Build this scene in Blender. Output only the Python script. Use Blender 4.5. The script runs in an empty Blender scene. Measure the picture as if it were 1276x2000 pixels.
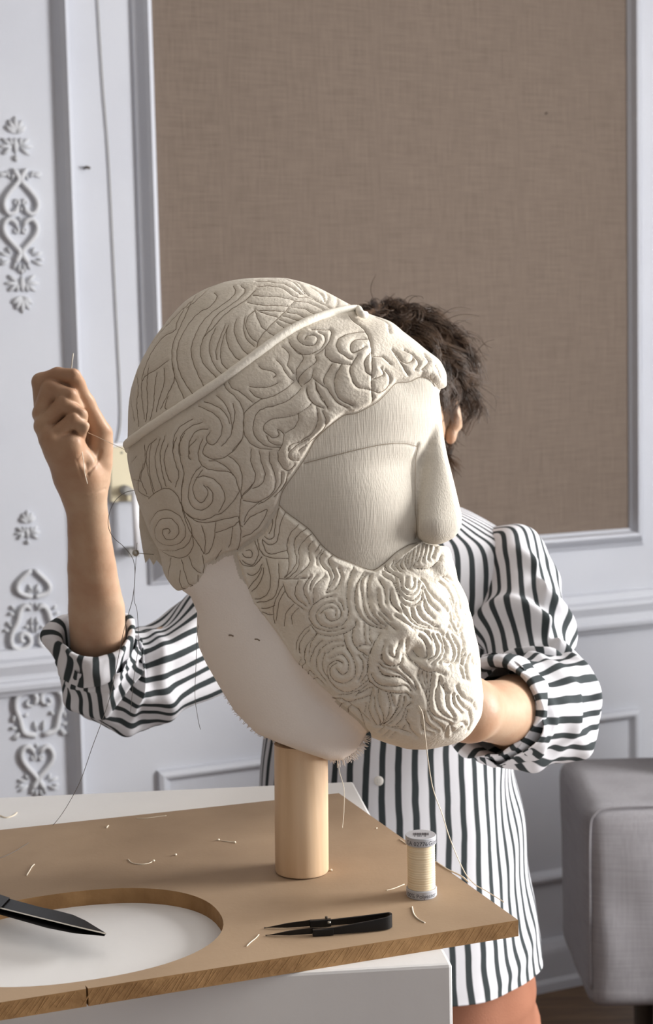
import bpy, bmesh, math, random
import numpy as np
from mathutils import Vector, Matrix
from mathutils.kdtree import KDTree
from mathutils.bvhtree import BVHTree

random.seed(7); rng = np.random.default_rng(7)
scene = bpy.context.scene
COL = scene.collection

# ------------------------------------------------------------------ camera
FPX, CX, CY = 2900.0, 638.0, 934.0            # focal length and principal point for a 1276x2000 frame
PITCH, ROLL = math.radians(5.0), 0.022
CAM = np.array([0.0, 0.0, 1.62])
_r = np.array([1.0, 0, 0]); _u = np.array([0, math.sin(PITCH), math.cos(PITCH)])
FWD = np.array([0, math.cos(PITCH), -math.sin(PITCH)])
RGT = _r*math.cos(ROLL) - _u*math.sin(ROLL)
UPV = _u*math.cos(ROLL) + _r*math.sin(ROLL)
cam_d = bpy.data.cameras.new('camera'); cam = bpy.data.objects.new('camera', cam_d); COL.objects.link(cam)
M = Matrix.Identity(4)
for i in range(3):
    M[i][0] = RGT[i]; M[i][1] = UPV[i]; M[i][2] = -FWD[i]; M[i][3] = CAM[i]
cam.matrix_world = M
cam_d.sensor_fit = 'AUTO'; cam_d.sensor_width = 36.0
cam_d.lens = FPX/2000.0*36.0
cam_d.shift_y = -(1000.0-CY)/2000.0
cam_d.clip_start = 0.05; cam_d.clip_end = 50
cam_d.dof.use_dof = True; cam_d.dof.focus_distance = 1.16; cam_d.dof.aperture_fstop = 13.0
scene.camera = cam

# ------------------------------------------------------------------ world, window light, exposure
world = bpy.data.worlds.new('world'); scene.world = world; world.use_nodes = True
bg = world.node_tree.nodes['Background']
bg.inputs[0].default_value = (0.94, 0.97, 1.05, 1); bg.inputs[1].default_value = 0.50

YAW = math.radians(22.0)                      # the back wall recedes to the right
WE = np.array([math.cos(YAW), math.sin(YAW), 0.0]); WN = np.array([math.sin(YAW), -math.cos(YAW), 0.0])
W0 = np.array([0.0, 3.42, 0.0])
CORNER = W0 + WE*1.95                         # corner of back wall and window wall
WIN_T, WIN_W, WIN_Z0, WIN_Z1 = 2.75, 1.25, 1.0, 2.75
win_c = CORNER + WN*WIN_T + np.array([0, 0, (WIN_Z0+WIN_Z1)/2])
ld = bpy.data.lights.new('window_daylight', 'AREA'); ld.shape = 'RECTANGLE'
ld.size = WIN_W; ld.size_y = WIN_Z1-WIN_Z0; ld.energy = 260; ld.color = (1.0, 0.985, 0.965)
lo = bpy.data.objects.new('window_daylight', ld); COL.objects.link(lo)
lo.location = win_c + WE*0.10
_z = Vector(WE); _y = Vector((0, 0, 1)); _x = _y.cross(_z)
lo.rotation_euler = Matrix((_x, _y, _z)).transposed().to_euler()

vs = scene.view_settings
vs.view_transform = 'Standard'; vs.look = 'None'; vs.exposure = 0.0; vs.gamma = 1.0
vs.use_curve_mapping = False

# ------------------------------------------------------------------ helpers
def P(px, py, D):
    "world point at frame position (px, py) and depth D in front of the camera"
    return CAM + D*(FWD + (px-CX)/FPX*RGT - (py-CY)/FPX*UPV)
def PV(uv, D):
    uv = np.asarray(uv, float); D = np.asarray(D, float)
    return CAM + D[:, None]*(FWD + ((uv[:, :1]-CX)/FPX)*RGT - ((uv[:, 1:2]-CY)/FPX)*UPV)
def PZ(px, py, z):
    d = FWD + (px-CX)/FPX*RGT - (py-CY)/FPX*UPV
    return CAM + d*((z-CAM[2])/d[2])
def WL(px, py):
    "frame position -> (along, height) on the back wall"
    d = FWD + (px-CX)/FPX*RGT - (py-CY)/FPX*UPV
    t = np.dot(W0-CAM, WN)/np.dot(d, WN)
    p = CAM + d*t
    return float(np.dot(p-W0, WE)), float(p[2])
def WP(s, z, h=0.0):
    return W0 + WE*s + np.array([0, 0, z]) + WN*h
def DZ(px, py, z):
    return float(np.dot(PZ(px, py, z)-CAM, FWD))

def srgb(r, g, b):
    f = lambda c: (c/255/12.92) if c/255 <= 0.04045 else ((c/255+0.055)/1.055)**2.4
    return (f(r), f(g), f(b), 1.0)

def mesh_data(name, verts, faces, smooth=True):
    me = bpy.data.meshes.new(name)
    me.from_pydata(np.asarray(verts, float).tolist(), [], [list(f) for f in faces])
    if smooth:
        me.polygons.foreach_set('use_smooth', np.ones(len(me.polygons), bool))
    me.update()
    return me
def np_mesh(name, V, Q, smooth=True):
    "fast quad mesh from numpy arrays"
    me = bpy.data.meshes.new(name)
    n = Q.shape[1]
    me.vertices.add(len(V)); me.vertices.foreach_set('co', np.ascontiguousarray(V, np.float32).ravel())
    me.loops.add(Q.size); me.loops.foreach_set('vertex_index', np.ascontiguousarray(Q, np.int32).ravel())
    me.polygons.add(len(Q)); me.polygons.foreach_set('loop_start', np.arange(0, Q.size, n, dtype=np.int32))
    try: me.polygons.foreach_set('loop_total', np.full(len(Q), n, np.int32))
    except Exception: pass
    me.update(calc_edges=True); me.validate()
    me.polygons.foreach_set('use_smooth', np.full(len(Q), smooth, bool))
    return me
def obj(name, me, mat=None, parent=None):
    o = bpy.data.objects.new(name, me); COL.objects.link(o)
    if mat is not None and me is not None:
        me.materials.clear(); me.materials.append(mat)
    if parent is not None:
        o.parent = parent
        o.matrix_parent_inverse = parent.matrix_world.inverted()
    return o
def tag(o, label, cat, group=None):
    o['label'] = label; o['category'] = cat
    if group: o['group'] = group
    return o
def struct(o, label=None):
    o['kind'] = 'structure'
    if label: o['label'] = label
    return o
def thing(name, loc, label, cat, group=None):
    o = bpy.data.objects.new(name, None); COL.objects.link(o)
    o.location = tuple(map(float, loc)); o.empty_display_size = 0.05
    o.matrix_world = Matrix.Translation(o.location)
    return tag(o, label, cat, group)

def catmull(pts, n):
    p = np.asarray(pts, float)
    if len(p) == 2:
        t = np.linspace(0, 1, n)[:, None]; return p[0]*(1-t)+p[1]*t
    q = np.vstack([2*p[0]-p[1], p, 2*p[-1]-p[-2]])
    T = np.linspace(0, len(p)-1-1e-9, n); i = T.astype(int); t = (T-i)[:, None]
    a, b, c, d = q[i], q[i+1], q[i+2], q[i+3]
    return 0.5*((2*b)+(-a+c)*t+(2*a-5*b+4*c-d)*t*t+(-a+3*b-3*c+d)*t**3)
def frames(C, up=None):
    "parallel-transport frames along a polyline"
    T = np.gradient(C, axis=0); T /= np.linalg.norm(T, axis=1)[:, None]+1e-12
    ref = np.array(up if up is not None else ([0, 0, 1.0] if abs(T[0][2]) < 0.9 else [1.0, 0, 0]))
    a = ref-T[0]*np.dot(ref, T[0]); a /= np.linalg.norm(a)
    A = [a]
    for k in range(1, len(C)):
        a = A[-1]-T[k]*np.dot(A[-1], T[k]); A.append(a/np.linalg.norm(a))
    A = np.array(A); B = np.cross(T, A)
    return T, A, B
def tube_arrays(C, R, nseg=8, caps=True, flat=1.0, up=None):
    C = np.asarray(C, float); n = len(C)
    R = np.broadcast_to(np.asarray(R, float), (n,))
    T, A, B = frames(C, up)
    th = np.linspace(0, 2*math.pi, nseg, endpoint=False)
    V = (C[:, None, :] + R[:, None, None]*(np.cos(th)[None, :, None]*A[:, None, :]*flat + np.sin(th)[None, :, None]*B[:, None, :])).reshape(-1, 3)
    ii = np.arange(n-1)[:, None]*nseg; jj = np.arange(nseg)[None, :]; kk = (jj+1) % nseg
    F = np.stack([ii+jj, ii+kk, ii+nseg+kk, ii+nseg+jj], 2).reshape(-1, 4).tolist()
    if caps:
        F.append(tuple(range(nseg-1, -1, -1))); F.append(tuple((n-1)*nseg+j for j in range(nseg)))
    return V, F
def tube(name, pts, R, mat, parent=None, n=24, nseg=6, caps=True):
    C = catmull(pts, n); R = np.interp(np.linspace(0, 1, n), np.linspace(0, 1, len(np.atleast_1d(R))), np.atleast_1d(R))
    V, F = tube_arrays(C, R, nseg, caps)
    return obj(name, mesh_data(name, V, F), mat, parent)
class MB:
    "collects pieces of one part"
    def __init__(s): s.v = []; s.f = []
    def add(s, V, F):
        o = len(s.v); s.v += np.asarray(V, float).tolist(); s.f += [[i+o for i in f] for f in F]
    def build(s, name, mat, parent=None, smooth=False):
        return obj(name, mesh_data(name, s.v, s.f, smooth), mat, parent)
def prism(poly_bot, poly_top):
    n = len(poly_bot)
    V = list(poly_bot)+list(poly_top)
    F = [tuple(range(n-1, -1, -1)), tuple(range(n, 2*n))]
    F += [(i, (i+1) % n, n+(i+1) % n, n+i) for i in range(n)]
    return V, F
def box_pts(c, ax, ay, az):
    c = np.array(c, float)
    b = [c-ax-ay-az, c+ax-ay-az, c+ax+ay-az, c-ax+ay-az]; t = [p+2*np.array(az) for p in b]
    return prism(b, t)
def bevel(o, w, seg=2, angle=True):
    m = o.modifiers.new('bevel', 'BEVEL'); m.width = w; m.segments = seg
    m.limit_method = 'ANGLE' if angle else 'NONE'; m.angle_limit = math.radians(35)
    m.harden_normals = False
    return o
def lathe(name, prof, mat, parent, c, nseg=40, axis=None, smooth=True):
    "prof: (radius, height) pairs about the vertical through c"
    c = np.array(c, float); V = []; F = []
    n = len(prof)
    for r, h in prof:
        for j in range(nseg):
            a = 2*math.pi*j/nseg; V.append(c+np.array([r*math.cos(a), r*math.sin(a), h]))
    for i in range(n-1):
        for j in range(nseg):
            k = (j+1) % nseg; F.append((i*nseg+j, i*nseg+k, (i+1)*nseg+k, (i+1)*nseg+j))
    F.append(tuple(range(nseg-1, -1, -1))); F.append(tuple((n-1)*nseg+j for j in range(nseg)))
    return obj(name, mesh_data(name, V, F, smooth), mat, parent)

# ------------------------------------------------------------------ implicit surfaces
def smin(a, b, k):
    h = np.clip(0.5+0.5*(b-a)/k, 0, 1)
    return b+(a-b)*h-k*h*(1-h)
def smax(a, b, k): return -smin(-a, -b, k)
def sd_cone(X, Y, Z, a, b, ra, rb):
    "tapered capsule"
    a = np.array(a, float); b = np.array(b, float); d = b-a; L = float(np.dot(d, d))+1e-12
    t = np.clip(((X-a[0])*d[0]+(Y-a[1])*d[1]+(Z-a[2])*d[2])/L, 0, 1)
    return np.sqrt((X-a[0]-t*d[0])**2+(Y-a[1]-t*d[1])**2+(Z-a[2]-t*d[2])**2)-(ra+(rb-ra)*t)
def sd_ell(X, Y, Z, c, r, R=None):
    x, y, z = X-c[0], Y-c[1], Z-c[2]
    if R is not None:
        x, y, z = (R[0][0]*x+R[1][0]*y+R[2][0]*z, R[0][1]*x+R[1][1]*y+R[2][1]*z, R[0][2]*x+R[1][2]*y+R[2][2]*z)
    k0 = np.sqrt((x/r[0])**2+(y/r[1])**2+(z/r[2])**2)
    k1 = np.sqrt((x/r[0]**2)**2+(y/r[1]**2)**2+(z/r[2]**2)**2)+1e-9
    return k0*(k0-1)/k1
def grid(lo, hi, step):
    ax = [np.arange(l, h+step, step, dtype=np.float32) for l, h in zip(lo, hi)]
    return ax, ax[0][:, None, None], ax[1][None, :, None], ax[2][None, None, :]
def surface_nets(F, ax):
    F = np.array(F, np.float32); nx, ny, nz = F.shape
    lim = 0.3*(ax[0][1]-ax[0][0])
    for k in (0, -1):
        F[k] = np.maximum(F[k], lim); F[:, k] = np.maximum(F[:, k], lim); F[:, :, k] = np.maximum(F[:, :, k], lim)
    ins = F < 0
    s = np.zeros((nx-1, ny-1, nz-1), np.int8)
    for dx in (0, 1):
        for dy in (0, 1):
            for dz in (0, 1):
                s += ins[dx:nx-1+dx, dy:ny-1+dy, dz:nz-1+dz]
    act = (s > 0) & (s < 8)
    I = np.argwhere(act); idx = np.full(act.shape, -1, np.int64); idx[act] = np.arange(len(I))
    acc = np.zeros((len(I), 3)); cnt = np.zeros(len(I))
    corners = [(0,0,0),(1,0,0),(0,1,0),(1,1,0),(0,0,1),(1,0,1),(0,1,1),(1,1,1)]
    cf = [F[I[:,0]+c[0], I[:,1]+c[1], I[:,2]+c[2]] for c in corners]
    for a, b in [(0,1),(2,3),(4,5),(6,7),(0,2),(1,3),(4,6),(5,7),(0,4),(1,5),(2,6),(3,7)]:
        fa, fb = cf[a], cf[b]; m = (fa < 0) != (fb < 0)
        t = np.where(m, fa/np.where(m, fa-fb, 1), 0)
        pa = np.array(corners[a]); pb = np.array(corners[b])
        acc += np.where(m[:, None], pa+(pb-pa)*t[:, None], 0); cnt += m
    V = I+acc/cnt[:, None]
    st = np.array([a[1]-a[0] for a in ax]); o = np.array([a[0] for a in ax])
    V = o+V*st
    Q = []
    def quads(m, c4):
        E = np.argwhere(m)
        return E
    # edges along x
    for axis in range(3):
        sl0 = [slice(None)]*3; sl1 = [slice(None)]*3
        sl0[axis] = slice(0, -1); sl1[axis] = slice(1, None)
        a = ins[tuple(sl0)]; b = ins[tuple(sl1)]
        E = np.argwhere(a != b)
        o1, o2 = [(1, 2), (2, 0), (0, 1)][axis]
        ok = (E[:, o1] > 0) & (E[:, o2] > 0) & (E[:, o1] < F.shape[o1]-1) & (E[:, o2] < F.shape[o2]-1)
        E = E[ok]
        d1 = np.zeros(3, int); d1[o1] = 1; d2 = np.zeros(3, int); d2[o2] = 1
        g = lambda K: idx[K[:, 0], K[:, 1], K[:, 2]]
        q = np.stack([g(E-d1-d2), g(E-d2), g(E), g(E-d1)], 1)
        flip = ~a[tuple(E.T)]
        q[flip] = q[flip][:, ::-1]
        Q.append(q)
    return V, np.vstack(Q)
def vert_normals(V, Q):
    a = np.cross(V[Q[:, 2]]-V[Q[:, 0]], V[Q[:, 3 if Q.shape[1] == 4 else 1]]-V[Q[:, 1]]) if Q.shape[1] == 4 else np.cross(V[Q[:,1]]-V[Q[:,0]], V[Q[:,2]]-V[Q[:,0]])
    N = np.zeros_like(V); idx_ = Q.T.ravel()
    for c in range(3): N[:, c] = np.bincount(idx_, np.tile(a[:, c], Q.shape[1]), len(V))
    return N/(np.linalg.norm(N, axis=1)[:, None]+1e-12)
def subdivided(V, Q):
    "one Catmull-Clark step on a closed quad mesh"
    nv, nf = len(V), len(Q)
    fp = V[Q].mean(axis=1)
    e = np.stack([Q, np.roll(Q, -1, axis=1)], 2).reshape(-1, 2); es = np.sort(e, axis=1)
    key = es[:, 0].astype(np.int64)*nv+es[:, 1]
    uk, first, inv = np.unique(key, return_index=True, return_inverse=True); inv = inv.ravel()
    ev = es[first]; ne = len(uk); face_of = np.repeat(np.arange(nf), 4)
    cnt = np.bincount(inv, minlength=ne)
    fsum = np.stack([np.bincount(inv, fp[face_of, c], ne) for c in range(3)], 1)
    mid = (V[ev[:, 0]]+V[ev[:, 1]])/2
    ep = (mid+fsum/cnt[:, None])/2
    nn = np.bincount(Q.ravel(), minlength=nv).astype(float)[:, None]; nn[nn == 0] = 1
    Fa = np.stack([np.bincount(Q.ravel(), np.repeat(fp[:, c], 4), nv) for c in range(3)], 1)/nn
    ed = np.bincount(ev.ravel(), minlength=nv).astype(float)[:, None]; ed[ed == 0] = 1
    Ra = np.stack([np.bincount(ev.ravel(), np.repeat(mid[:, c], 2), nv) for c in range(3)], 1)/ed
    vp = (Fa+2*Ra+(nn-3)*V)/nn
    E = inv.reshape(nf, 4)+nv; Fc = (np.arange(nf)+nv+ne)
    q = [np.stack([Q[:, k], E[:, k], Fc, E[:, k-1]], 1) for k in range(4)]
    return np.vstack([vp, ep, fp]), np.vstack(q)
def poly_sd(U, V, poly):
    "signed 2D distance, negative inside"
    poly = np.asarray(poly, float); shp = np.broadcast(U, V).shape
    d = np.full(shp, 1e18); ins = np.zeros(shp, bool)
    n = len(poly)
    for i in range(n):
        a, b = poly[i], poly[(i+1) % n]; e = b-a
        t = np.clip(((U-a[0])*e[0]+(V-a[1])*e[1])/(e@e+1e-12), 0, 1)
        d = np.minimum(d, (U-a[0]-t*e[0])**2+(V-a[1]-t*e[1])**2)
        c = ((a[1] > V) != (b[1] > V)) & (U < (b[0]-a[0])*(V-a[1])/(b[1]-a[1]+1e-12)+a[0])
        ins ^= c
    d = np.sqrt(d)
    return np.where(ins, -d, d)
_fw = rng.normal(size=(64, 3)); _fp = rng.uniform(0, 6.283, 64)
def wob(X, scale, n=10, seed=0):
    "smooth pseudo noise in -1..1 at points X"
    r = np.random.default_rng(seed); s = 0
    for k in range(n):
        w = r.normal(size=3)/scale; s = s+np.sin(X@w+r.uniform(0, 6.28))
    return s/math.sqrt(n)
def sstep(a, b, x):
    t = np.clip((x-a)/(b-a), 0, 1); return t*t*(3-2*t)

# ------------------------------------------------------------------ materials
def mat(name, col, rough=0.7, col2=None, nscale=20.0, detail=4.0, stretch=(1, 1, 1), bump=0.0, bscale=200.0, bstretch=(1, 1, 1), bdist=0.001,
        metal=0.0, spec=0.4, sheen=0.0, sss=0.0, ramp=(0.35, 0.65)):
    m = bpy.data.materials.new(name); m.use_nodes = True
    nt = m.node_tree; b = nt.nodes['Principled BSDF']
    b.inputs['Base Color'].default_value = col; b.inputs['Roughness'].default_value = rough
    b.inputs['Metallic'].default_value = metal; b.inputs['Specular IOR Level'].default_value = spec
    if sheen: b.inputs['Sheen Weight'].default_value = sheen; b.inputs['Sheen Roughness'].default_value = 0.5
    if sss:
        b.inputs['Subsurface Weight'].default_value = sss
        b.inputs['Subsurface Radius'].default_value = (1.0, 0.35, 0.2); b.inputs['Subsurface Scale'].default_value = 0.004
    tc = nt.nodes.new('ShaderNodeTexCoord')
    def noise(scale, st, det):
        mp = nt.nodes.new('ShaderNodeMapping'); mp.inputs['Scale'].default_value = st
        nt.links.new(tc.outputs['Object'], mp.inputs['Vector'])
        n = nt.nodes.new('ShaderNodeTexNoise'); n.inputs['Scale'].default_value = scale; n.inputs['Detail'].default_value = det
        nt.links.new(mp.outputs['Vector'], n.inputs['Vector'])
        return n
    if col2 is not None:
        n = noise(nscale, stretch, detail)
        r = nt.nodes.new('ShaderNodeValToRGB'); r.color_ramp.elements[0].position = ramp[0]; r.color_ramp.elements[1].position = ramp[1]
        r.color_ramp.elements[0].color = col; r.color_ramp.elements[1].color = col2
        nt.links.new(n.outputs['Fac'], r.inputs['Fac']); nt.links.new(r.outputs['Color'], b.inputs['Base Color'])
    if bump:
        n = noise(bscale, bstretch, 3.0)
        bp = nt.nodes.new('ShaderNodeBump'); bp.inputs['Strength'].default_value = bump; bp.inputs['Distance'].default_value = bdist
        nt.links.new(n.outputs['Fac'], bp.inputs['Height']); nt.links.new(bp.outputs['Normal'], b.inputs['Normal'])
    return m
MT = {}
MT['wall'] = mat('wall_paint', srgb(194, 197, 205), 0.55, srgb(188, 191, 200), 3.0, bump=0.25, bscale=30, bdist=0.002)
MT['orn'] = mat('stucco_white', srgb(196, 198, 203), 0.6)
def weave(name, c1, c2, scale, bump, dist, rough=0.9, cross=1.0, st=0.035):
    m = mat(name, c1, rough, spec=0.2); nt = m.node_tree; b = nt.nodes['Principled BSDF']
    tc = nt.nodes['Texture Coordinate']
    outs = []
    for sv in ((scale, scale, scale*st), (scale*st, scale*st, scale)):
        mp = nt.nodes.new('ShaderNodeMapping'); mp.inputs['Scale'].default_value = sv
        nt.links.new(tc.outputs['Object'], mp.inputs['Vector'])
        n = nt.nodes.new('ShaderNodeTexNoise'); n.inputs['Scale'].default_value = 1.0; n.inputs['Detail'].default_value = 3
        nt.links.new(mp.outputs['Vector'], n.inputs['Vector']); outs.append(n.outputs['Fac'])
    ad = nt.nodes.new('ShaderNodeMath'); ad.operation = 'MULTIPLY_ADD'; ad.inputs[1].default_value = cross; nt.links.new(outs[1], ad.inputs[0]); nt.links.new(outs[0], ad.inputs[2])
    mu = nt.nodes.new('ShaderNodeMath'); mu.operation = 'MULTIPLY'; mu.inputs[1].default_value = 1/(1+cross); nt.links.new(ad.outputs[0], mu.inputs[0])
    r = nt.nodes.new('ShaderNodeValToRGB'); r.color_ramp.elements[0].position = 0.38; r.color_ramp.elements[1].position = 0.62
    r.color_ramp.elements[0].color = c1; r.color_ramp.elements[1].color = c2
    nt.links.new(mu.outputs[0], r.inputs['Fac']); nt.links.new(r.outputs['Color'], b.inputs['Base Color'])
    bp = nt.nodes.new('ShaderNodeBump'); bp.inputs['Strength'].default_value = bump; bp.inputs['Distance'].default_value = dist
    nt.links.new(mu.outputs[0], bp.inputs['Height']); nt.links.new(bp.outputs['Normal'], b.inputs['Normal'])
    return m
MT['linen'] = weave('linen_panel', srgb(106, 94, 85), srgb(120, 107, 97), 420, 0.3, 0.0015)
MT['cream'] = mat('cream_enamel', srgb(218, 208, 180), 0.45)
MT['white'] = mat('white_enamel', srgb(228, 228, 232), 0.35)
MT['steel'] = mat('steel', srgb(170, 168, 160), 0.3, metal=0.9)
MT['grey'] = mat('grey_cord', srgb(150, 148, 145), 0.7)
MT['dark'] = mat('dark_nail', srgb(70, 60, 50), 0.7)
MT['plinth'] = mat('plinth_paint', srgb(230, 229, 228), 0.6, srgb(223, 222, 222), 6.0, bump=0.3, bscale=60, bdist=0.001)
MT['mdf'] = mat('mdf_board', srgb(168, 144, 118), 0.65, srgb(146, 123, 99), 7.0, 9.0, bump=0.15, bscale=300, bdist=0.0006)
MT['mdf_edge'] = mat('mdf_cut_edge', srgb(160, 124, 82), 0.8, srgb(136, 102, 64), 40.0, 4.0, (1, 1, 1), bump=0.6, bscale=120, bdist=0.001)
MT['beech'] = mat('beech_dowel', srgb(216, 188, 156), 0.5, srgb(194, 161, 126), 60.0, 4.0, (1, 1, 0.04), bump=0.1, bscale=200, bstretch=(1, 1, .05))
MT['felt'] = mat('quilted_felt', srgb(209, 201, 188), 0.95, srgb(200, 191, 177), 30.0, bump=0.55, bscale=420, bdist=0.0012, spec=0.15, sheen=0.15)
MT['beardfelt'] = mat('beard_wool_cloth', srgb(222, 215, 202), 0.95, srgb(214, 206, 192), 30.0, bump=0.6, bscale=420, bdist=0.0012, spec=0.15, sheen=0.15)
MT['muslin'] = weave('face_muslin', srgb(197, 190, 178), srgb(204, 197, 185), 900, 0.45, 0.0010, cross=0.3, st=0.09)
MT['neckcloth'] = mat('neck_muslin', srgb(236, 229, 222), 0.9, srgb(229, 221, 214), 12.0, bump=0.4, bscale=600, bdist=0.0006, spec=0.15)
MT['cordcloth'] = mat('headband_cloth', srgb(226, 220, 208), 0.95, bump=0.5, bscale=500, bdist=0.0008, spec=0.15)
MT['stitch'] = mat('stitch_thread', srgb(134, 120, 103), 0.9, spec=0.1)
MT['thread'] = mat('cream_thread', srgb(232, 222, 204), 0.8, spec=0.2)
MT['greythread'] = mat('grey_thread', srgb(120, 116, 112), 0.8, spec=0.2)
MT['black'] = mat('blackened_steel', srgb(26, 26, 27), 0.38, metal=0.4)
MT['blacksteel'] = mat('blade_steel', srgb(44, 42, 40), 0.35, metal=0.7)
MT['spoolgrey'] = mat('spool_plastic', srgb(176, 177, 182), 0.5)
MT['print'] = mat('printed_ink', srgb(60, 60, 66), 0.7)
MT['spoolthread'] = mat('spool_thread', srgb(238, 222, 192), 0.7, srgb(228, 208, 174), 1.0, 3.0, (1, 1, 900), bump=0.5, bscale=1.0, bstretch=(30, 30, 2600), bdist=0.0005)
MT['skin'] = mat('skin', srgb(184, 155, 130), 0.5, srgb(170, 134, 108), 26.0, 5.0, bump=0.25, bscale=260, bdist=0.0008, sss=0.08)
MT['nail'] = mat('finger_nail', srgb(224, 178, 156), 0.3)
MT['hair'] = mat('brown_hair', srgb(52, 38, 28), 0.42, srgb(84, 62, 44), 60.0, 3.0, spec=0.5)
MT['trouser'] = mat('terracotta_cloth', srgb(154, 106, 85), 0.9, srgb(142, 96, 76), 14.0, bump=0.4, bscale=500, bdist=0.0006, spec=0.15)
MT['sofa'] = weave('sofa_linen', srgb(138, 136, 140), srgb(152, 150, 154), 300, 0.3, 0.001)
MT['button'] = mat('shirt_button', srgb(215, 212, 206), 0.35)
MT['leftwall'] = mat('left_wall_paint', srgb(128, 118, 108), 0.7)
MT['ceiling'] = mat('ceiling_paint', srgb(214, 212, 208), 0.7)
MT['edge'] = mat('ground_edge', srgb(186, 180, 168), 0.4)
MT['floor'] = mat('floor_boards', srgb(120, 96, 74), 0.5, srgb(96, 76, 58), 6.0, 6.0, (1, 8, 1))
MT['eye'] = mat('eye_white', srgb(230, 226, 220), 0.2)
def stripes():
    m = bpy.data.materials.new('striped_cotton'); m.use_nodes = True
    nt = m.node_tree; b = nt.nodes['Principled BSDF']; b.inputs['Roughness'].default_value = 0.85
    b.inputs['Specular IOR Level'].default_value = 0.2
    uv = nt.nodes.new('ShaderNodeUVMap'); sx = nt.nodes.new('ShaderNodeSeparateXYZ'); nt.links.new(uv.outputs[0], sx.inputs[0])
    nz = nt.nodes.new('ShaderNodeTexNoise'); nz.inputs['Scale'].default_value = 14; nt.links.new(uv.outputs[0], nz.inputs['Vector'])
    mu = nt.nodes.new('ShaderNodeMath'); mu.operation = 'MULTIPLY_ADD'; mu.inputs[1].default_value = 0.006
    nt.links.new(nz.outputs['Fac'], mu.inputs[0]); nt.links.new(sx.outputs['X'], mu.inputs[2])
    dv = nt.nodes.new('ShaderNodeMath'); dv.operation = 'DIVIDE'; dv.inputs[1].default_value = 0.0150; nt.links.new(mu.outputs[0], dv.inputs[0])
    fr = nt.nodes.new('ShaderNodeMath'); fr.operation = 'FRACT'; nt.links.new(dv.outputs[0], fr.inputs[0])
    r = nt.nodes.new('ShaderNodeValToRGB'); e = r.color_ramp.elements
    dk = srgb(52, 58, 60); wt = srgb(208, 208, 213)
    e[0].position = 0.0; e[0].color = wt; e[1].position = 1.0; e[1].color = wt
    for p, c in ((0.28, wt), (0.33, dk), (0.68, dk), (0.73, wt)):
        x = e.new(p); x.color = c
    nt.links.new(fr.outputs[0], r.inputs['Fac']); nt.links.new(r.outputs['Color'], b.inputs['Base Color'])
    n2 = nt.nodes.new('ShaderNodeTexNoise'); n2.inputs['Scale'].default_value = 900
    bp = nt.nodes.new('ShaderNodeBump'); bp.inputs['Strength'].default_value = 0.25; bp.inputs['Distance'].default_value = 0.0005
    tc = nt.nodes.new('ShaderNodeTexCoord'); nt.links.new(tc.outputs['Object'], n2.inputs['Vector'])
    nt.links.new(n2.outputs['Fac'], bp.inputs['Height']); nt.links.new(bp.outputs['Normal'], b.inputs['Normal'])
    return m
MT['stripe'] = stripes()

# ================================================================== the room
def wall_box(name, s0, s1, z0, z1, h0, h1, m, parent=None):
    V, F = prism([WP(s0, z0, h0), WP(s1, z0, h0), WP(s1, z0, h1), WP(s0, z0, h1)], [WP(s0, z1, h0), WP(s1, z1, h0), WP(s1, z1, h1), WP(s0, z1, h1)])
    o = obj(name, mesh_data(name, V, F, False), m, parent); return o
ZTOP = 3.1
back = struct(wall_box('wall_back', -2.6, 1.95, 0, ZTOP, -0.12, 0.0, MT['wall']), 'white panelled back wall with stucco arabesques')
fl = prism([(-3.2, -2.2, -0.05), (4.2, -2.2, -0.05), (4.2, 5.2, -0.05), (-3.2, 5.2, -0.05)], [(-3.2, -2.2, 0), (4.2, -2.2, 0), (4.2, 5.2, 0), (-3.2, 5.2, 0)])
floor = struct(obj('floor', mesh_data('floor', *fl, False), MT['floor']))
# left wall and ceiling close the room; the side behind the viewer stays open to let the world light in
def q_(s_, t, z): return W0+WE*s_+WN*t+np.array([0, 0, z])
V, F = prism([q_(-2.72, -.12, 0), q_(-2.6, -.12, 0), q_(-2.6, 5.2, 0), q_(-2.72, 5.2, 0)], [q_(-2.72, -.12, ZTOP), q_(-2.6, -.12, ZTOP), q_(-2.6, 5.2, ZTOP), q_(-2.72, 5.2, ZTOP)])
struct(obj('wall_left', mesh_data('wall_left', V, F, False), MT['leftwall']))
V, F = prism([q_(-2.72, -.12, ZTOP), q_(2.1, -.12, ZTOP), q_(2.1, 5.2, ZTOP), q_(-2.72, 5.2, ZTOP)], [q_(-2.72, -.12, ZTOP+.1), q_(2.1, -.12, ZTOP+.1), q_(2.1, 5.2, ZTOP+.1), q_(-2.72, 5.2, ZTOP+.1)])
struct(obj('ceiling', mesh_data('ceiling', V, F, False), MT['ceiling']))
# the window wall on the right: four blocks round the opening
def rw_box(name, t0, t1, z0, z1, parent=None, x0=0.0, x1=0.14, m=None):
    def q(t, x, z): return CORNER + WN*t + WE*x + np.array([0, 0, z])
    V, F = prism([q(t0, x0, z0), q(t1, x0, z0), q(t1, x1, z0), q(t0, x1, z0)], [q(t0, x0, z1), q(t1, x0, z1), q(t1, x1, z1), q(t0, x1, z1)])
    return obj(name, mesh_data(name, V, F, False), m or MT['wall'], parent)
wt0, wt1 = WIN_T-WIN_W/2, WIN_T+WIN_W/2
rw = struct(rw_box('wall_right', -0.1, wt0, 0, ZTOP), 'white wall with the tall window')
for a in ((wt1, wt1+0.9, 0, ZTOP), (wt0, wt1, 0, WIN_Z0), (wt0, wt1, WIN_Z1, ZTOP)):
    rw_box('wall_block', *a, parent=rw)
win = struct(rw_box('window_1', wt0, wt1, WIN_Z0, WIN_Z0+0.05, x0=-0.03, x1=0.06, m=MT['white']), 'white window frame in the right wall')
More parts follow.
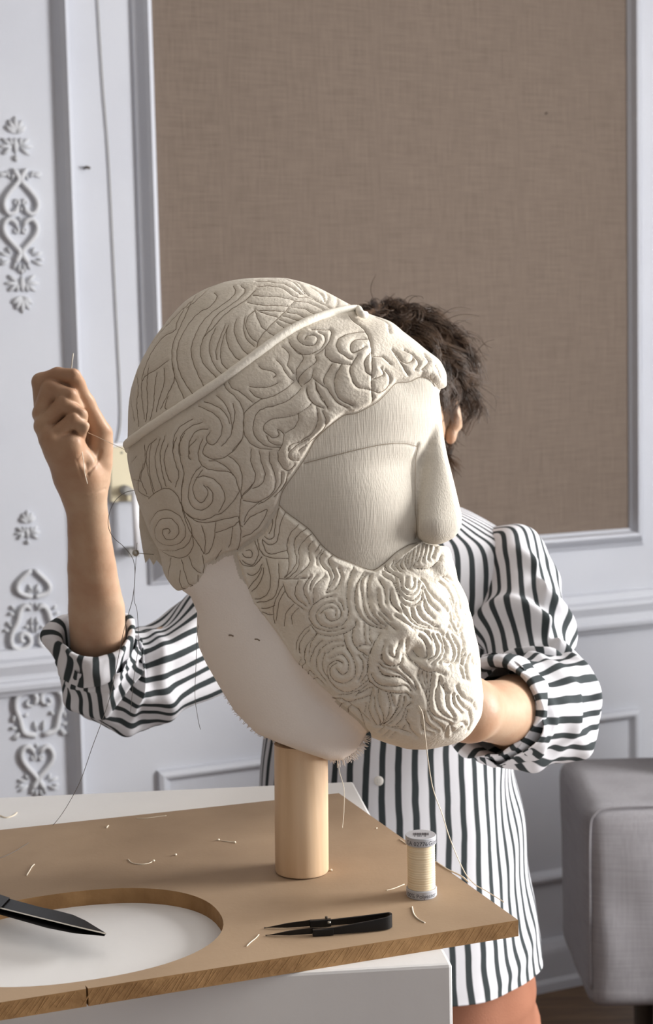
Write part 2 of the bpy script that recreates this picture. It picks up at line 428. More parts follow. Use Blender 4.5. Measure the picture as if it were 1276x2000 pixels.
for a in ((wt0, wt1, WIN_Z1-0.05, WIN_Z1), (wt0, wt0+0.05, WIN_Z0, WIN_Z1), (wt1-0.05, wt1, WIN_Z0, WIN_Z1)):
    rw_box('window_frame', *a, parent=win, x0=0.0, x1=0.05, m=MT['white'])

def frame_sweep(name, s0, s1, z0, z1, prof, parent, m=None, kind=True):
    "moulding swept round a rectangle; prof = (offset inward from the outer edge, height off the wall)"
    V = []; F = []; n = len(prof)
    for o_, h in prof:
        V += [WP(s0+o_, z0+o_, h), WP(s1-o_, z0+o_, h), WP(s1-o_, z1-o_, h), WP(s0+o_, z1-o_, h)]
    for i in range(n-1):
        for j in range(4):
            k = (j+1) % 4; F.append((i*4+j, i*4+k, (i+1)*4+k, (i+1)*4+j))
    o = obj(name, mesh_data(name, V, F, False), m or MT['wall'], parent)
    return o
def strip_sweep(name, s0, s1, prof, parent):
    "horizontal moulding; prof = (z, height off the wall) from top to bottom"
    V = []; F = []
    for z, h in prof: V += [WP(s0, z, h), WP(s1, z, h)]
    for i in range(len(prof)-1): F.append((2*i, 2*i+2, 2*i+3, 2*i+1))
    return obj(name, mesh_data(name, V, F, False), MT['wall'], parent)

# linen panel in its moulded frame
sl = WL(304, 300)[0]; sr = WL(1233, 500)[0]; zb = WL(1140, 1037)[1]
PROF = [(0, 0), (0.003, 0.008), (0.010, 0.012), (0.022, 0.028), (0.030, 0.036), (0.036, 0.034), (0.040, 0.014), (0.046, 0.008), (0.047, 0.0)]
w = 0.047
f1 = struct(frame_sweep('trim_1', sl-w, sr+w*0.7, zb-w, 2.95, PROF, None), 'moulded white frame around the linen panel')
lp = wall_box('linen_panel', sl-0.004, sr+0.004, zb-0.004, 2.91, 0.001, 0.005, MT['linen'])
tag(lp, 'large taupe linen panel set in the white wall behind the person', 'panel')
# small pin on the linen
# left door panel: its moulding runs down to the chair rail
sd1 = WL(146, 350)[0]; zr_top = WL(75, 1264)[1]; zr_bot = WL(75, 1352)[1]
PROF2 = [(0, 0), (0.006, 0.020), (0.010, 0.030), (0.014, 0.032), (0.020, 0.026), (0.024, 0.022), (0.034, 0.006), (0.038, 0.0)]
f2 = struct(frame_sweep('trim_2', sd1-0.62, sd1, zr_top-0.05, 2.95, PROF2, None), 'white moulding around the tall panel with arabesques')
sd2 = WL(165, 1450)[0]
f3 = struct(frame_sweep('trim_3', sd2-0.66, sd2, 0.26, zr_bot+0.05, PROF2, None), 'white moulding around the low panel under the chair rail')
# chair rail along the wall
h = zr_top-zr_bot
rail = [(zr_top+0.004, 0), (zr_top, 0.012), (zr_top-h*0.16, 0.020), (zr_top-h*0.22, 0.034), (zr_top-h*0.30, 0.036), (zr_top-h*0.52, 0.028), (zr_top-h*0.66, 0.030), (zr_top-h*0.74, 0.036), (zr_top-h*0.84, 0.034), (zr_top-h*0.88, 0.020), (zr_bot, 0.014), (zr_bot, 0)]
f4 = struct(strip_sweep('trim_4', -2.6, 1.95, rail, None), 'white moulded chair rail')
# lower panel
s5 = WL(306, 1510)[0]; s6 = WL(1247, 1470)[0]; z5 = WL(1180, 1390)[1]
PROF3 = [(0, 0), (0.003, 0.014), (0.012, 0.018), (0.018, 0.016), (0.026, 0.004), (0.030, 0.0)]
f5 = struct(frame_sweep('trim_5', s5, s6, 0.27, z5, PROF3, None), 'white moulding around the wide low panel')
zb1 = WL(1075, 1832)[1]
base = [(zb1, 0), (zb1-0.004, 0.014), (zb1-0.02, 0.022), (zb1-0.03, 0.024), (0.03, 0.026), (0.02, 0.034), (0, 0.036)]
struct(strip_sweep('baseboard_back', -2.6, 1.95, base, None))

# arabesques: each one a stucco piece on the wall
def wall_relief(name, strokes, leaves, parent, lift=0.013):
    mb = MB()
    for pts, w0, w1 in strokes:
        C2 = catmull(pts, 26)
        C = np.array([WP(*WL(x, y), 0.0) for x, y in C2]); n = len(C)
        t = np.linspace(0, 1, n); R = (w0+(w1-w0)*t)*np.minimum(1, np.minimum(t, 1-t)*8+0.35)
        T = np.gradient(C, axis=0); T /= np.linalg.norm(T, axis=1)[:, None]; S = np.cross(T, WN)
        prof = [(-1, 0), (-0.85, 0.8), (0, 1.0), (0.85, 0.8), (1, 0)]
        V = []; F = []
        for i in range(n):
            for a, b in prof: V.append(C[i]+S[i]*a*R[i]+WN*(b*lift*min(1, R[i]/0.004)))
        m = len(prof)
        for i in range(n-1):
            for j in range(m-1): F.append((i*m+j, i*m+j+1, (i+1)*m+j+1, (i+1)*m+j))
        mb.add(V, F)
    for x, y, ang, L, wd in leaves:
        c = np.array(WP(*WL(x, y), 0)); pxm = 3.2/FPX
        d = WE*math.cos(ang)+np.array([0, 0, 1])*math.sin(ang); s_ = np.cross(d, WN)
        L *= pxm; wd *= pxm
        V = [c]; 
        for t, ww in ((0, .15), (.3, .8), (.6, 1), (.85, .6), (1, .05)):
            for a, b in ((-1, 0), (-.5, .8), (0, .55), (.5, .8), (1, 0)):
                V.append(c+d*L*t+s_*wd*ww*a*0.5+WN*(b*lift*0.95*min(1, ww+.2)))
        F = [(1+i*5+j, 1+i*5+j+1, 1+(i+1)*5+j+1, 1+(i+1)*5+j) for i in range(4) for j in range(4)]
        mb.add(V, F)
    return mb.build(name, MT['orn'], parent, True)
def heart_relief(parent, cx, cy, hw, hh, up, skew=0.036):
    "two S-scrolls meeting in a point, a spray of leaves at the neck; up=-1 opens downwards"
    st = []; lv = []
    k = up
    for m in (-1, 1):
        f = lambda x, y: (cx+m*x*hw+skew*(y*k*hh), cy+y*k*hh)
        st.append(([f(.18, .18), f(.34, -.02), f(.72, -.08), f(.98, .12), f(.92, .36), f(.55, .62), f(.16, .84), f(.06, .95), f(.22, 1.12), f(.42, 1.26)], 0.0052, 0.0060))
        st.append(([f(.18, .18), f(.12, .26), f(.24, .34), f(.34, .26), f(.28, .2)], 0.0035, 0.002))
        for (x, y, a, L, wd) in ((.30, 1.18, -70, 20, 8), (.62, 1.16, -25, 26, 9), (.66, 1.04, 20, 24, 9), (.60, .98, 62, 17, 8), (.10, 1.25, -80, 20, 8), (.9, 1.12, -10, 16, 7)):
            p = f(x, y); an = math.radians(a)
            dx, dy = math.cos(an)*m, math.sin(an)*k
            lv.append((p[0], p[1], math.atan2(dy, dx), L*hw/36, wd*hw/36))
        p = f(.08, .12); lv.append((p[0], p[1], math.atan2(k*.8, m), 11, 6))
    p = (cx, cy-0.02*k*hh); lv.append((p[0], p[1], math.pi/2*k, 10, 7))
    return wall_relief('plaster_ornament', st, lv, parent)
def palm_relief(parent, cx, cy, sz, up):
    lv = []
    for a in (-52, -26, 0, 26, 52):
        an = math.radians(90*up+a); lv.append((cx, cy, an, sz*(1-.25*abs(a)/52), sz*.34))
    for m in (-1, 1):
        for a, L in ((0, .8), (38, .75), (-40, .75), (75, .5)):
            an = math.radians(a*up); an = math.atan2(math.sin(an), m*math.cos(an))
            lv.append((cx+m*sz*.2, cy+up*sz*.72, an, sz*L, sz*.26))
    lv.append((cx, cy+up*sz*1.15, math.radians(90*up), sz*.9, sz*.4)); lv.append((cx, cy+up*sz*1.2, math.radians(-90*up), sz*.4, sz*.3))
    return wall_relief('plaster_ornament', [], lv, parent)
heart_relief(back, 41, 413, 33, -66, 1)
palm_relief(back, 31, 262, 34, 1)
heart_relief(back, 39, 434, 33, 64, 1)
palm_relief(back, 43, 578, 34, -1)
palm_relief(back, 54, 1022, 26, 1)
# onion and lyre over the chair rail
st = []; lv = []
for m in (-1, 1):
    f = lambda x, y: (66+m*x+0.03*(y-1190), y)
    st.append(([f(2, 1112), f(14, 1122), f(30, 1140), f(29, 1155), f(12, 1163), f(2, 1164)], 0.005, 0.006))
    st.append(([f(6, 1192), f(14, 1182), f(26, 1190), f(33, 1215), f(46, 1240), f(44, 1262), f(24, 1268), f(8, 1254), f(14, 1238), f(26, 1238), f(27, 1250), f(18, 1252)], 0.006, 0.0055))
    for x, y, a, L in ((36, 1192, 50, 14), (38, 1200, 20, 13), (44, 1225, 55, 15), (48, 1232, 15, 13), (4, 1186, 80, 10), (4, 1205, -80, 16), (2, 1236, 75, 20), (18, 1228, 130, 10)):
        p = f(x, y); an = math.radians(a); lv.append((p[0], p[1], math.atan2(math.sin(an), m*math.cos(an)), L, 7))
    lv.append((66+m*2, 1158, math.radians(90-m*24), 20, 7)); lv.append((66+m*4, 1158, math.radians(90-m*60), 13, 6))
wall_relief('plaster_ornament', st, lv, back)
st = []; lv = []
for m in (-1, 1):
    f = lambda x, y: (76+m*x+0.03*(y-1390), y-0.09*m*x)
    st.append(([f(12, 1376), f(5, 1366), f(8, 1352), f(24, 1346), f(42, 1356), f(45, 1378), f(38, 1400), f(32, 1425), f(18, 1432), f(6, 1432)], 0.0055, 0.0065))
    st.append(([f(12, 1376), f(20, 1376), f(24, 1370), f(18, 1364)], 0.004, 0.0025))
    for x, y, a, L in ((48, 1388, -80, 20), (36, 1425, -35, 24), (42, 1418, 10, 16), (30, 1398, 140, 12), (6, 1428, 80, 22), (8, 1430, -70, 12), (40, 1424, -65, 20)):
        p = f(x, y); an = math.radians(a); lv.append((p[0], p[1], math.atan2(math.sin(an), m*math.cos(an)), L, 8))
wall_relief('plaster_ornament', st, lv, back)
heart_relief(back, 72, 1462, 31, 62, 1)

# lock plate with lever and ball, cord, hook
s_, z_ = WL(218, 868); s1_, z1_ = WL(275, 976)
lock = thing('door_lock', WP((s_+s1_)/2, z1_, 0), 'cream metal door lock plate with a white lever beside the raised hand', 'lock')
o = wall_box('lock_plate', s_-0.01, s1_+0.02, z1_, z_, 0.0, 0.022, MT['cream'], lock); bevel(o, 0.003)
o = wall_box('plate_lip', s_-0.012, s1_+0.02, z_-0.004, z_+0.004, 0.0, 0.026, MT['white'], lock); bevel(o, 0.001)
def knob(name, s, z, r, h0, h1, m, parent):
    V, F = tube_arrays([WP(s, z, h0), WP(s, z, (h0+h1)/2), WP(s, z, h1)], [r, r, r*0.92], 20)
    return bevel(obj(name, mesh_data(name, V, F, True), m, parent), 0.002)
ks, kz = WL(238, 955); knob('knob', ks, kz, 0.011, 0.02, 0.055, MT['grey'], lock)
s2_, z2_ = WL(253, 952); s3_, z3_ = WL(258, 1070)
V, F = tube_arrays([WP(s2_, z2_, 0.045), WP(s3_, z3_, 0.045)], [0.0085, 0.0075], 14); obj('lever', mesh_data('lever', V, F), MT['white'], lock)
s4_, z4_ = WL(252, 1075); o = wall_box('lever_guide', s4_-0.012, s4_+0.012, z4_-0.009, z4_+0.009, 0.0, 0.045, MT['grey'], lock); bevel(o, 0.002)
for px, py in ((233, 883),):
    a, b = WL(px, py); knob('screw', a, b, 0.003, 0.02, 0.024, MT['steel'], lock)
cp = [WP(*WL(x, y), 0.004) for x, y in ((185, -60), (190, 0), (200, 160), (211, 300), (220, 480), (229, 660), (234, 760), (235, 820), (231, 852), (226, 866))]
tag(tube('bell_cord', cp, 0.0014, MT['grey'], None, 40), 'thin grey cord running down the wall to the lock plate', 'cord')
cp = [WP(*WL(x, y), hh) for x, y, hh in ((165, 328, 0.0), (166, 328, 0.012), (169, 329, 0.014), (173, 329, 0.008))]
tag(tube('wall_hook', cp, 0.003, MT['dark'], None, 10), 'tiny dark nail hook left in the white door panel', 'hook')
cp = [WP(*WL(x, y), hh) for x, y, hh in ((1065, 222, 0.004), (1065, 222, 0.010))]
tag(tube('panel_nail', cp, 0.002, MT['dark'], None, 4), 'small dark nail head in the upper right of the linen panel', 'nail')

# sofa behind, lower right
SD = 2.62
sx0 = P(1158, 1700, SD)[0]; stop = P(1200, 1588, SD)[2]; sbot = P(1150, 2015, SD)[2]
sofa = thing('sofa', (sx0+0.35, SD, 0), 'grey linen upholstered sofa standing by the wall at lower right', 'sofa')
def cushion(name, x0, x1, y0, y1, z0, z1, r, parent, seed=0, amp=0.004):
    bm = bmesh.new(); bmesh.ops.create_cube(bm, size=1)
    for v in bm.verts:
        v.co = ((x0+x1)/2+v.co.x*(x1-x0), (y0+y1)/2+v.co.y*(y1-y0), (z0+z1)/2+v.co.z*(z1-z0))
    bmesh.ops.bevel(bm, geom=list(bm.edges), offset=r, segments=5, profile=0.55, affect='EDGES')
    bmesh.ops.subdivide_edges(bm, edges=[e for e in bm.edges if e.calc_length() > 0.08], cuts=14, use_grid_fill=True)
    me = bpy.data.meshes.new(name); bm.to_mesh(me); bm.free()
    n = len(me.vertices); v = np.empty(n*3, np.float32); me.vertices.foreach_get('co', v); v = v.reshape(-1, 3).astype(float)
    c = np.array([(x0+x1)/2, (y0+y1)/2, (z0+z1)/2]); half = np.array([(x1-x0)/2, (y1-y0)/2, (z1-z0)/2])
    q = (v-c)/half; bulge = 0.012*np.clip(1-q[:, 0]**2, 0, 1)*np.clip(1-q[:, 2]**2, 0, 1)
    v[:, 1] += np.sign(q[:, 1])*bulge*(np.abs(q[:, 1]) > .8)
    v += (wob(v, 0.05, 10, seed)*amp*0.5+wob(v, 0.15, 8, seed+1)*amp)[:, None]*np.array([.4, -1, .3])
    me.vertices.foreach_set('co', v.astype(np.float32).ravel()); me.update()
    me.polygons.foreach_set('use_smooth', np.ones(len(me.polygons), bool))
    return obj(name, me, MT['sofa'], parent)
arm = cushion('armrest', sx0, sx0+0.24, SD-0.02, SD+0.31, sbot, stop, 0.035, sofa, 3, 0.005)
cushion('backrest', sx0+0.235, sx0+1.0, SD+0.12, SD+0.42, sbot, stop+0.27, 0.05, sofa, 5)  # unseen, right of the view; made taller to shade the lower right wall
cushion('seat_base', sx0+0.2, sx0+1.0, SD-0.45, SD+0.3, 0.14, sbot+0.06, 0.04, sofa, 6)
# piping seams round the front of the armrest
zt = stop
pts = [(sx0+0.006, SD-0.012, sbot+0.04), (sx0+0.005, SD-0.014, (sbot+zt)/2), (sx0+0.006, SD-0.013, zt-0.05), (sx0+0.014, SD-0.014, zt-0.018), (sx0+0.04, SD-0.013, zt-0.006), (sx0+0.12, SD-0.013, zt-0.004), (sx0+0.2, SD-0.013, zt-0.006)]
tube('piping', pts, 0.0022, MT['sofa'], arm, 40)
for x, y in ((sx0+0.16, SD+0.05), (sx0+0.16, SD+0.26), (sx0+0.95, SD+0.36), (sx0+0.95, SD-0.4)):
    lathe('leg', [(0.012, 0), (0.022, sbot-0.05 if x < sx0+.5 else 0.15)], MT['dark'], sofa, (x, y, 0), 16)

# ================================================================== plinth, board and tools
ZT = float(P(824, 1756, 1.16)[2])              # top of the board
TH = 0.0125
def xy(p): return np.array([p[0], p[1]])
zp = ZT-TH
A_ = PZ(884, 1883, zp); B_ = PZ(500, 1904, zp); C_ = PZ(690, 1526, zp)
ef = (A_-B_)/np.linalg.norm(A_-B_); depth = C_-A_
FL = A_-ef*0.80; BL = FL+depth
top = [A_, C_, BL, FL]
corners = [np.array([p[0], p[1]]) for p in (FL, A_, C_, BL)]
V, F = prism([np.array([*c, 0.0]) for c in corners], [np.array([*c, zp]) for c in corners])
plinth = obj('plinth', mesh_data('plinth', V, F, False), MT['plinth']); bevel(plinth, 0.0025)
tag(plinth, 'tall white painted plinth carrying the fibreboard and the sculpture', 'plinth')

# board with an oval cut-out and a saw kerf; the front edge carries slanted saw marks
bc = [PZ(1013, 1797, ZT), PZ(662, 1549, ZT), PZ(0, 1621, ZT), PZ(0, 1958, ZT)]
e_back = (bc[2]-bc[1])/np.linalg.norm(bc[2]-bc[1]); e_front = (bc[3]-bc[0])/np.linalg.norm(bc[3]-bc[0])
bl = bc[1]+e_back*0.62; fl_ = bc[0]+e_front*0.66
outer = [bc[0], bc[1], bl, fl_]
k0 = PZ(168, 1926, ZT); tt = np.dot(k0-bc[0], e_front); kin = np.array([-e_front[1], e_front[0], 0])
if np.dot(kin, bc[1]-bc[0]) < 0: kin = -kin
kp = bc[0]+e_front*tt
outer_poly = [outer[0], outer[1], outer[2], outer[3], kp+e_front*0.0007, kp+e_front*0.0003+kin*0.006, kp-e_front*0.0007]
h_r = PZ(428, 1790, ZT); h_t = PZ(250, 1731, ZT); h_b = PZ(190, 1906, ZT)
hc = (h_t+h_b)/2; e1 = -e_front; 
# oval through the three points, long axis along the board
e2 = np.array([-e1[1], e1[0], 0]); 
cen = hc-e1*0.030
def hole_pts(n=72, grow=0.0):
    a1 = np.dot(h_r-cen, e1)*1.02; out = []
    b1 = abs(np.dot(h_t-cen, e2))*1.06
    for i in range(n):
        t = 2*math.pi*i/n; ex = 2/2.25
        c, s = math.cos(t), math.sin(t)
        out.append(cen+e1*(a1+grow)*math.copysign(abs(c)**ex, c)+e2*(b1+grow)*math.copysign(abs(s)**ex, s))
    return out
hp = hole_pts()
bm = bmesh.new()
def loop_edges(pts):
    vs_ = [bm.verts.new(tuple(p)) for p in pts]
    return [bm.edges.new((vs_[i], vs_[(i+1) % len(vs_)])) for i in range(len(vs_))]
E = loop_edges(outer_poly)+loop_edges(hp)
bmesh.ops.triangle_fill(bm, edges=E, use_beauty=True)
for f in bm.faces: f.normal_update()
if sum(f.normal.z for f in bm.faces) < 0: bmesh.ops.reverse_faces(bm, faces=list(bm.faces))
top_faces = list(bm.faces)
r = bmesh.ops.extrude_face_region(bm, geom=top_faces)
bmesh.ops.translate(bm, verts=[g for g in r['geom'] if isinstance(g, bmesh.types.BMVert)], vec=(0, 0, -TH))
bmesh.ops.recalc_face_normals(bm, faces=list(bm.faces))
me = bpy.data.meshes.new('fibreboard'); bm.to_mesh(me); bm.free()
board = obj('fibreboard', me, MT['mdf']); me.materials.append(MT['mdf_edge'])
for p in me.polygons:
    if abs(p.normal.z) < 0.5: p.material_index = 1
tag(board, 'brown fibreboard sheet with an oval cut-out lying on the plinth', 'board')
# slanted saw ridges on the front edge, one part
mb = MB(); L = np.linalg.norm(outer[0]-outer[3]); nfr = -kin; t = 0.004
while t < L-0.004:
    if abs(t-tt) > 0.004:
        a = bc[0]+e_front*t; hgt = TH*random.uniform(.75, .98); sl_ = 0.008*random.uniform(.8, 1.2); d = random.uniform(.00008, .00025)
        wq = random.uniform(.0010, .0018)
        zlo = np.array([0, 0, -hgt]); zhi = np.array([0, 0, -TH*random.uniform(.02, .2)])
        p0 = a+e_front*sl_+zlo; p1 = a+zhi; 
        mb.add([p0-nfr*.0002, p0+e_front*wq-nfr*.0002, p1+e_front*wq-nfr*.0002, p1-nfr*.0002, p0+e_front*wq*.5+nfr*d, p1+e_front*wq*.5+nfr*d],
               [(0, 4, 5, 3), (4, 1, 2, 5), (0, 1, 4), (3, 5, 2)])
    t += random.uniform(.0022, .0040)
sr_ = mb.build('saw_marks', MT['mdf_edge'], board); sr_['kind'] = 'stuff'

# dowel
D_dw = DZ(590, 1705, ZT); dwc = PZ(590, 1701, ZT); rdw = 52.5*D_dw/FPX
dw_top = P(588, 1452, D_dw)
n = 48; V = []; F = []
lean = (dw_top-dwc)/np.linalg.norm(dw_top-dwc)
pr = [(0.97, 0.0), (1.0, 0.0012), (1.0, 0.5), (1.0, 1.0)]
Lw = np.linalg.norm(dw_top-dwc)
V, F = tube_arrays([dwc+lean*0.0002, dwc+lean*0.0015, dwc+lean*Lw*.5, dw_top], [rdw*.97, rdw, rdw, rdw], 48, up=(1, 0, 0))
dow = obj('wooden_dowel', mesh_data('wooden_dowel', V, F), MT['beech'])
m_ = dow.modifiers.new('e', 'EDGE_SPLIT'); m_.split_angle = math.radians(50)
tag(dow, 'thick pale beech dowel post holding up the sculpted head', 'post')

# thread spool
spc = PZ(824, 1748, ZT); Dsp = DZ(824, 1748, ZT); rs = 30.0*Dsp/FPX
hs = (1748-1634)*Dsp/FPX/math.cos(math.radians(20))
spool = thing('thread_spool', spc, 'cream thread spool with grey ends standing on the board', 'spool')
lathe('base_flange', [(rs*.96, 0), (rs, .0008), (rs, .0062), (rs*.97, .0068)], MT['spoolgrey'], spool, spc, 48, smooth=False)
lathe('wound_thread', [(rs*.90+rs*.012*math.sin(i*1.9), .0068+i*(hs-.0136)/60) for i in range(61)], MT['spoolthread'], spool, spc, 48)
lathe('top_flange', [(rs*.97, hs-.0068), (rs, hs-.0062), (rs, hs-.0006), (rs*.97, hs), (rs*.02, hs)], MT['spoolgrey'], spool, spc, 48, smooth=False)
def ring_text(txt, size, r, z, a_center, parent, c):
    cu = bpy.data.curves.new('t', 'FONT'); cu.body = txt; cu.size = size; cu.align_x = 'CENTER'; cu.resolution_u = 3
    o = bpy.data.objects.new('t', cu); COL.objects.link(o)
    dg = bpy.context.evaluated_depsgraph_get(); me = bpy.data.meshes.new_from_object(o.evaluated_get(dg))
    bpy.data.objects.remove(o)
    for v in me.vertices:
        a = a_center+v.co.x/r
        v.co = Vector((c[0]+r*math.cos(a), c[1]+r*math.sin(a), c[2]+z+v.co.y))
    return obj('printed_text', me, MT['print'], parent)
fa = math.atan2(-spc[1], -spc[0])              # direction towards the viewer
ring_text('CA 02776', .0046, rs*1.004, hs-.0055, fa-.32, spool, spc)
ring_text('Gütermann', .0046, rs*1.004, hs-.0055, fa+1.40, spool, spc)
ring_text('100% Polyester', .0046, rs*1.004, .0016, fa-.1, spool, spc)
mb = MB(); x = -.46
dx_ = np.array([math.cos(fa+math.pi/2), math.sin(fa+math.pi/2), 0]); dy_ = -np.array([math.cos(fa), math.sin(fa), 0])
while x < .5:
    wd = random.choice((.025, .04, .06)); c0 = spc+np.array([0, 0, hs+.0001])+dx_*rs*x+dy_*rs*.06
    mb.add(*box_pts(c0, dx_*rs*wd*.5, dy_*rs*.24, np.array([0, 0, .00008]))); x += wd+random.choice((.03, .05))
x = -.38
while x < .4:
    c0 = spc+np.array([0, 0, hs+.0001])+dx_*rs*x-dy_*rs*.34
    mb.add(*box_pts(c0, dx_*rs*.025, dy_*rs*random.choice((.05, .08)), np.array([0, 0, .00008]))); x += random.choice((.09, .12, .2))
mb.build('printed_code', MT['print'], spool)

# thread snips: a bent spring-steel strip with two short blades
def zq(x, y): return PZ(500+x*.2194, 1760+y*.2194, ZT)
pxm = DZ(640, 1815, ZT)/FPX
base = [(485, 236), (700, 219), (930, 206), (1110, 204), (1180, 212), (1206, 230), (1190, 250), (1120, 266), (900, 288), (700, 302), (508, 313)]
hts = [11, 12, 15, 20, 24, 26, 26, 24, 19, 14, 11]
B2 = catmull([zq(*p) for p in base], 70); H2 = np.interp(np.linspace(0, 1, 70), np.linspace(0, 1, len(hts)), hts)*pxm
snips = thing('thread_snips', zq(700, 270), 'black spring thread snips lying open on the front of the board', 'snips')
T = np.gradient(B2, axis=0); T[:, 2] = 0; T /= np.linalg.norm(T, axis=1)[:, None]; S = np.stack([-T[:, 1], T[:, 0], 0*T[:, 0]], 1)
V = []; F = []
tk = .0008
for i in range(70):
    b = B2[i]+np.array([0, 0, .0006]); V += [b-S[i]*tk, b+S[i]*tk, b+S[i]*tk+np.array([0, 0, H2[i]]), b-S[i]*tk+np.array([0, 0, H2[i]])]
for i in range(69):
    for j in range(4): k = (j+1) % 4; F.append((i*4+j, i*4+k, (i+1)*4+k, (i+1)*4+j))
F += [(3, 2, 1, 0), (69*4, 69*4+1, 69*4+2, 69*4+3)]
sp_ = obj('spring_handle', mesh_data('spring_handle', V, F, False), MT['black'], snips); bevel(sp_, .0003, 1)
def plate(name, lo_, hi_, zl, zh, tk, m, parent):
    "thin plate through a lower and an upper outline"
    a = [np.array(p)+np.array([0, 0, z]) for p, z in zip(lo_, zl)]; b = [np.array(p)+np.array([0, 0, z]) for p, z in zip(hi_, zh)]
    n = len(a); back_ = kin*tk; V = a+b+[p+back_ for p in a]+[p+back_ for p in b]; F = []
    for i in range(n-1):
        F += [(i, i+1, n+i+1, n+i), (2*n+i+1, 2*n+i, 3*n+i, 3*n+i+1), (n+i, n+i+1, 3*n+i+1, 3*n+i), (i+1, i, 2*n+i, 2*n+i+1)]
    F += [(0, n, 3*n, 2*n), (n-1, 2*n-1+0, 4*n-1, 3*n-1)]
    return obj(name, mesh_data(name, V, F, False), m, parent)
def snip_part(sx, sy, tipx, tipy, gl):
    lo_ = [zq(sx+150, sy-8), zq(sx, sy), zq((sx+tipx)/2, (sy+tipy)/2+8), zq(tipx, tipy)]
    hh = [12*pxm, 14*pxm, 11*pxm, .8*pxm]
    return plate('blade', lo_, lo_, [.0008]*4, hh, .0009, MT['blacksteel'], snips)
snip_part(490, 232, 75, 246, 0); snip_part(512, 300, 88, 314, 0)
for x, y, x2, y2, hh in ((482, 236, 670, 222, 13), (506, 314, 690, 303, 12)):      # grips over the blade roots
    a, b = zq(x, y), zq(x2, y2); d = (b-a)/2; s_ = np.array([-d[1], d[0], 0]); s_ *= .0017/np.linalg.norm(s_)
    o = obj('blade_sleeve', mesh_data('blade_sleeve', *box_pts((a+b)/2+np.array([0, 0, hh*pxm*.53+.0004]), d, s_, np.array([0, 0, hh*pxm*.53])), False), MT['black'], snips); bevel(o, .0004)
a = zq(655, 285); V, F = tube_arrays([a+np.array([0, 0, .0075]), a+np.array([0, 0, .0088])], [.0012, .0012], 14, up=(1, 0, 0)); obj('rivet', mesh_data('rivet', V, F), MT['steel'], snips)
a = zq(630, 225); V, F = tube_arrays([a+np.array([0, 0, .0062]), a+np.array([0, 0, .0075])], [.0011, .0011], 14, up=(1, 0, 0)); obj('rivet', mesh_data('rivet', V, F), MT['dark'], snips)

# shears reaching in from the left, blade over the cut-out
ZS = ZT+.0045
def sq(x, y, dz=0.0): return PZ(x*.2038, 1700+y*.2038, ZS+dz)
shears = thing('tailor_shears', sq(-900, 150), 'black tailor shears at the left edge, closed blades over the oval cut-out', 'shears')
up_ = [(-520, 60), (-60, 205), (60, 262), (380, 350), (560, 388), (700, 425), (820, 480), (950, 560), (1018, 602), (700, 530), (350, 445), (0, 358), (-520, 200)]
V, F = prism([sq(x, y, .0008) for x, y in up_], [sq(x, y, .0036) for x, y in up_]); o = obj('blade', mesh_data('blade', V, F, False), MT['black'], shears)
lo2 = [(-520, 225), (0, 362), (350, 449), (700, 534), (1018, 606), (1000, 630), (700, 602), (450, 552), (0, 424), (-520, 270)]
V, F = prism([sq(x, y, -.0022) for x, y in lo2], [sq(x, y, .0008) for x, y in lo2]); o = obj('blade', mesh_data('blade', V, F, False), MT['black'], shears)
eg = [(0, 352), (350, 440), (700, 526), (1020, 600), (1012, 612), (700, 538), (350, 452), (0, 366)]
V, F = prism([sq(x, y, .0030) for x, y in eg], [sq(x, y, .0039) for x, y in eg]); o = obj('cutting_edge', mesh_data('cutting_edge', V, F, False), MT['edge'], shears)
bv = [(60, 262), (380, 350), (560, 388), (700, 425), (820, 480), (800, 484), (690, 440), (550, 405), (380, 372), (90, 290)]
rk = [(-90, 200), (60, 250), (95, 262), (10, 352), (-40, 345)]
V, F = prism([sq(x, y, .0034) for x, y in rk], [sq(x, y, .0048) for x, y in rk]); o = obj('ricasso', mesh_data('ricasso', V, F, False), MT['blacksteel'], shears)
a = sq(-300, 200, .003); V, F = tube_arrays([a, a+np.array([0, 0, .004])], [.006, .005], 20, up=(1, 0, 0)); obj('pivot_screw', mesh_data('pivot_screw', V, F), MT['steel'], shears)
for sgn, cy_ in ((1, 30), (-1, 330)):
    ring = [(-520, 150), (-700, cy_), (-900, cy_-60*sgn), (-1080, cy_-10*sgn), (-1120, cy_+60*sgn), (-1000, cy_+100*sgn), (-820, cy_+70*sgn), (-700, cy_+30*sgn)]
    tube('handle', [sq(x, y, .002) for x, y in ring], .0045, MT['black'], shears, 60, 10)

# loose threads lying on the board and plinth
def lie(name, pts, label, z=None, r=.00035, m='thread', knots=(), grp=None, dz=.0004):
    zz = ZT if z is None else z
    C = [PZ(x, y, zz+dz) for x, y in pts]
    V, F = tube_arrays(catmull(C, 22), r, 5)
    mb = MB(); mb.add(V, F)
    for k in knots:
        c = PZ(*k, zz+.001); R = .0011
        vs_ = []; fs_ = []
        for i in range(5):
            ph = math.pi*i/4
            for j in range(8): a = 2*math.pi*j/8; vs_.append(c+np.array([R*math.sin(ph)*math.cos(a), R*math.sin(ph)*math.sin(a), R*.8*math.cos(ph)])*random.uniform(.85, 1.15))
        for i in range(4):
            for j in range(8): k2 = (j+1) % 8; fs_.append((i*8+j, i*8+k2, (i+1)*8+k2, (i+1)*8+j))
        mb.add(vs_, fs_)
    o = mb.build(name, MT[m], None, True); return tag(o, label, 'thread', grp)
lie('thread_scrap', [(250, 1678), (258, 1685), (275, 1688), (290, 1686), (299, 1682)], 'cream thread scrap with a knot, behind the oval cut-out', knots=[(300, 1681)])
lie('thread_scrap', [(426, 1640), (440, 1643), (460, 1645)], 'short cream thread with a knot at each end beside the dowel', knots=[(427, 1640), (459, 1645)])
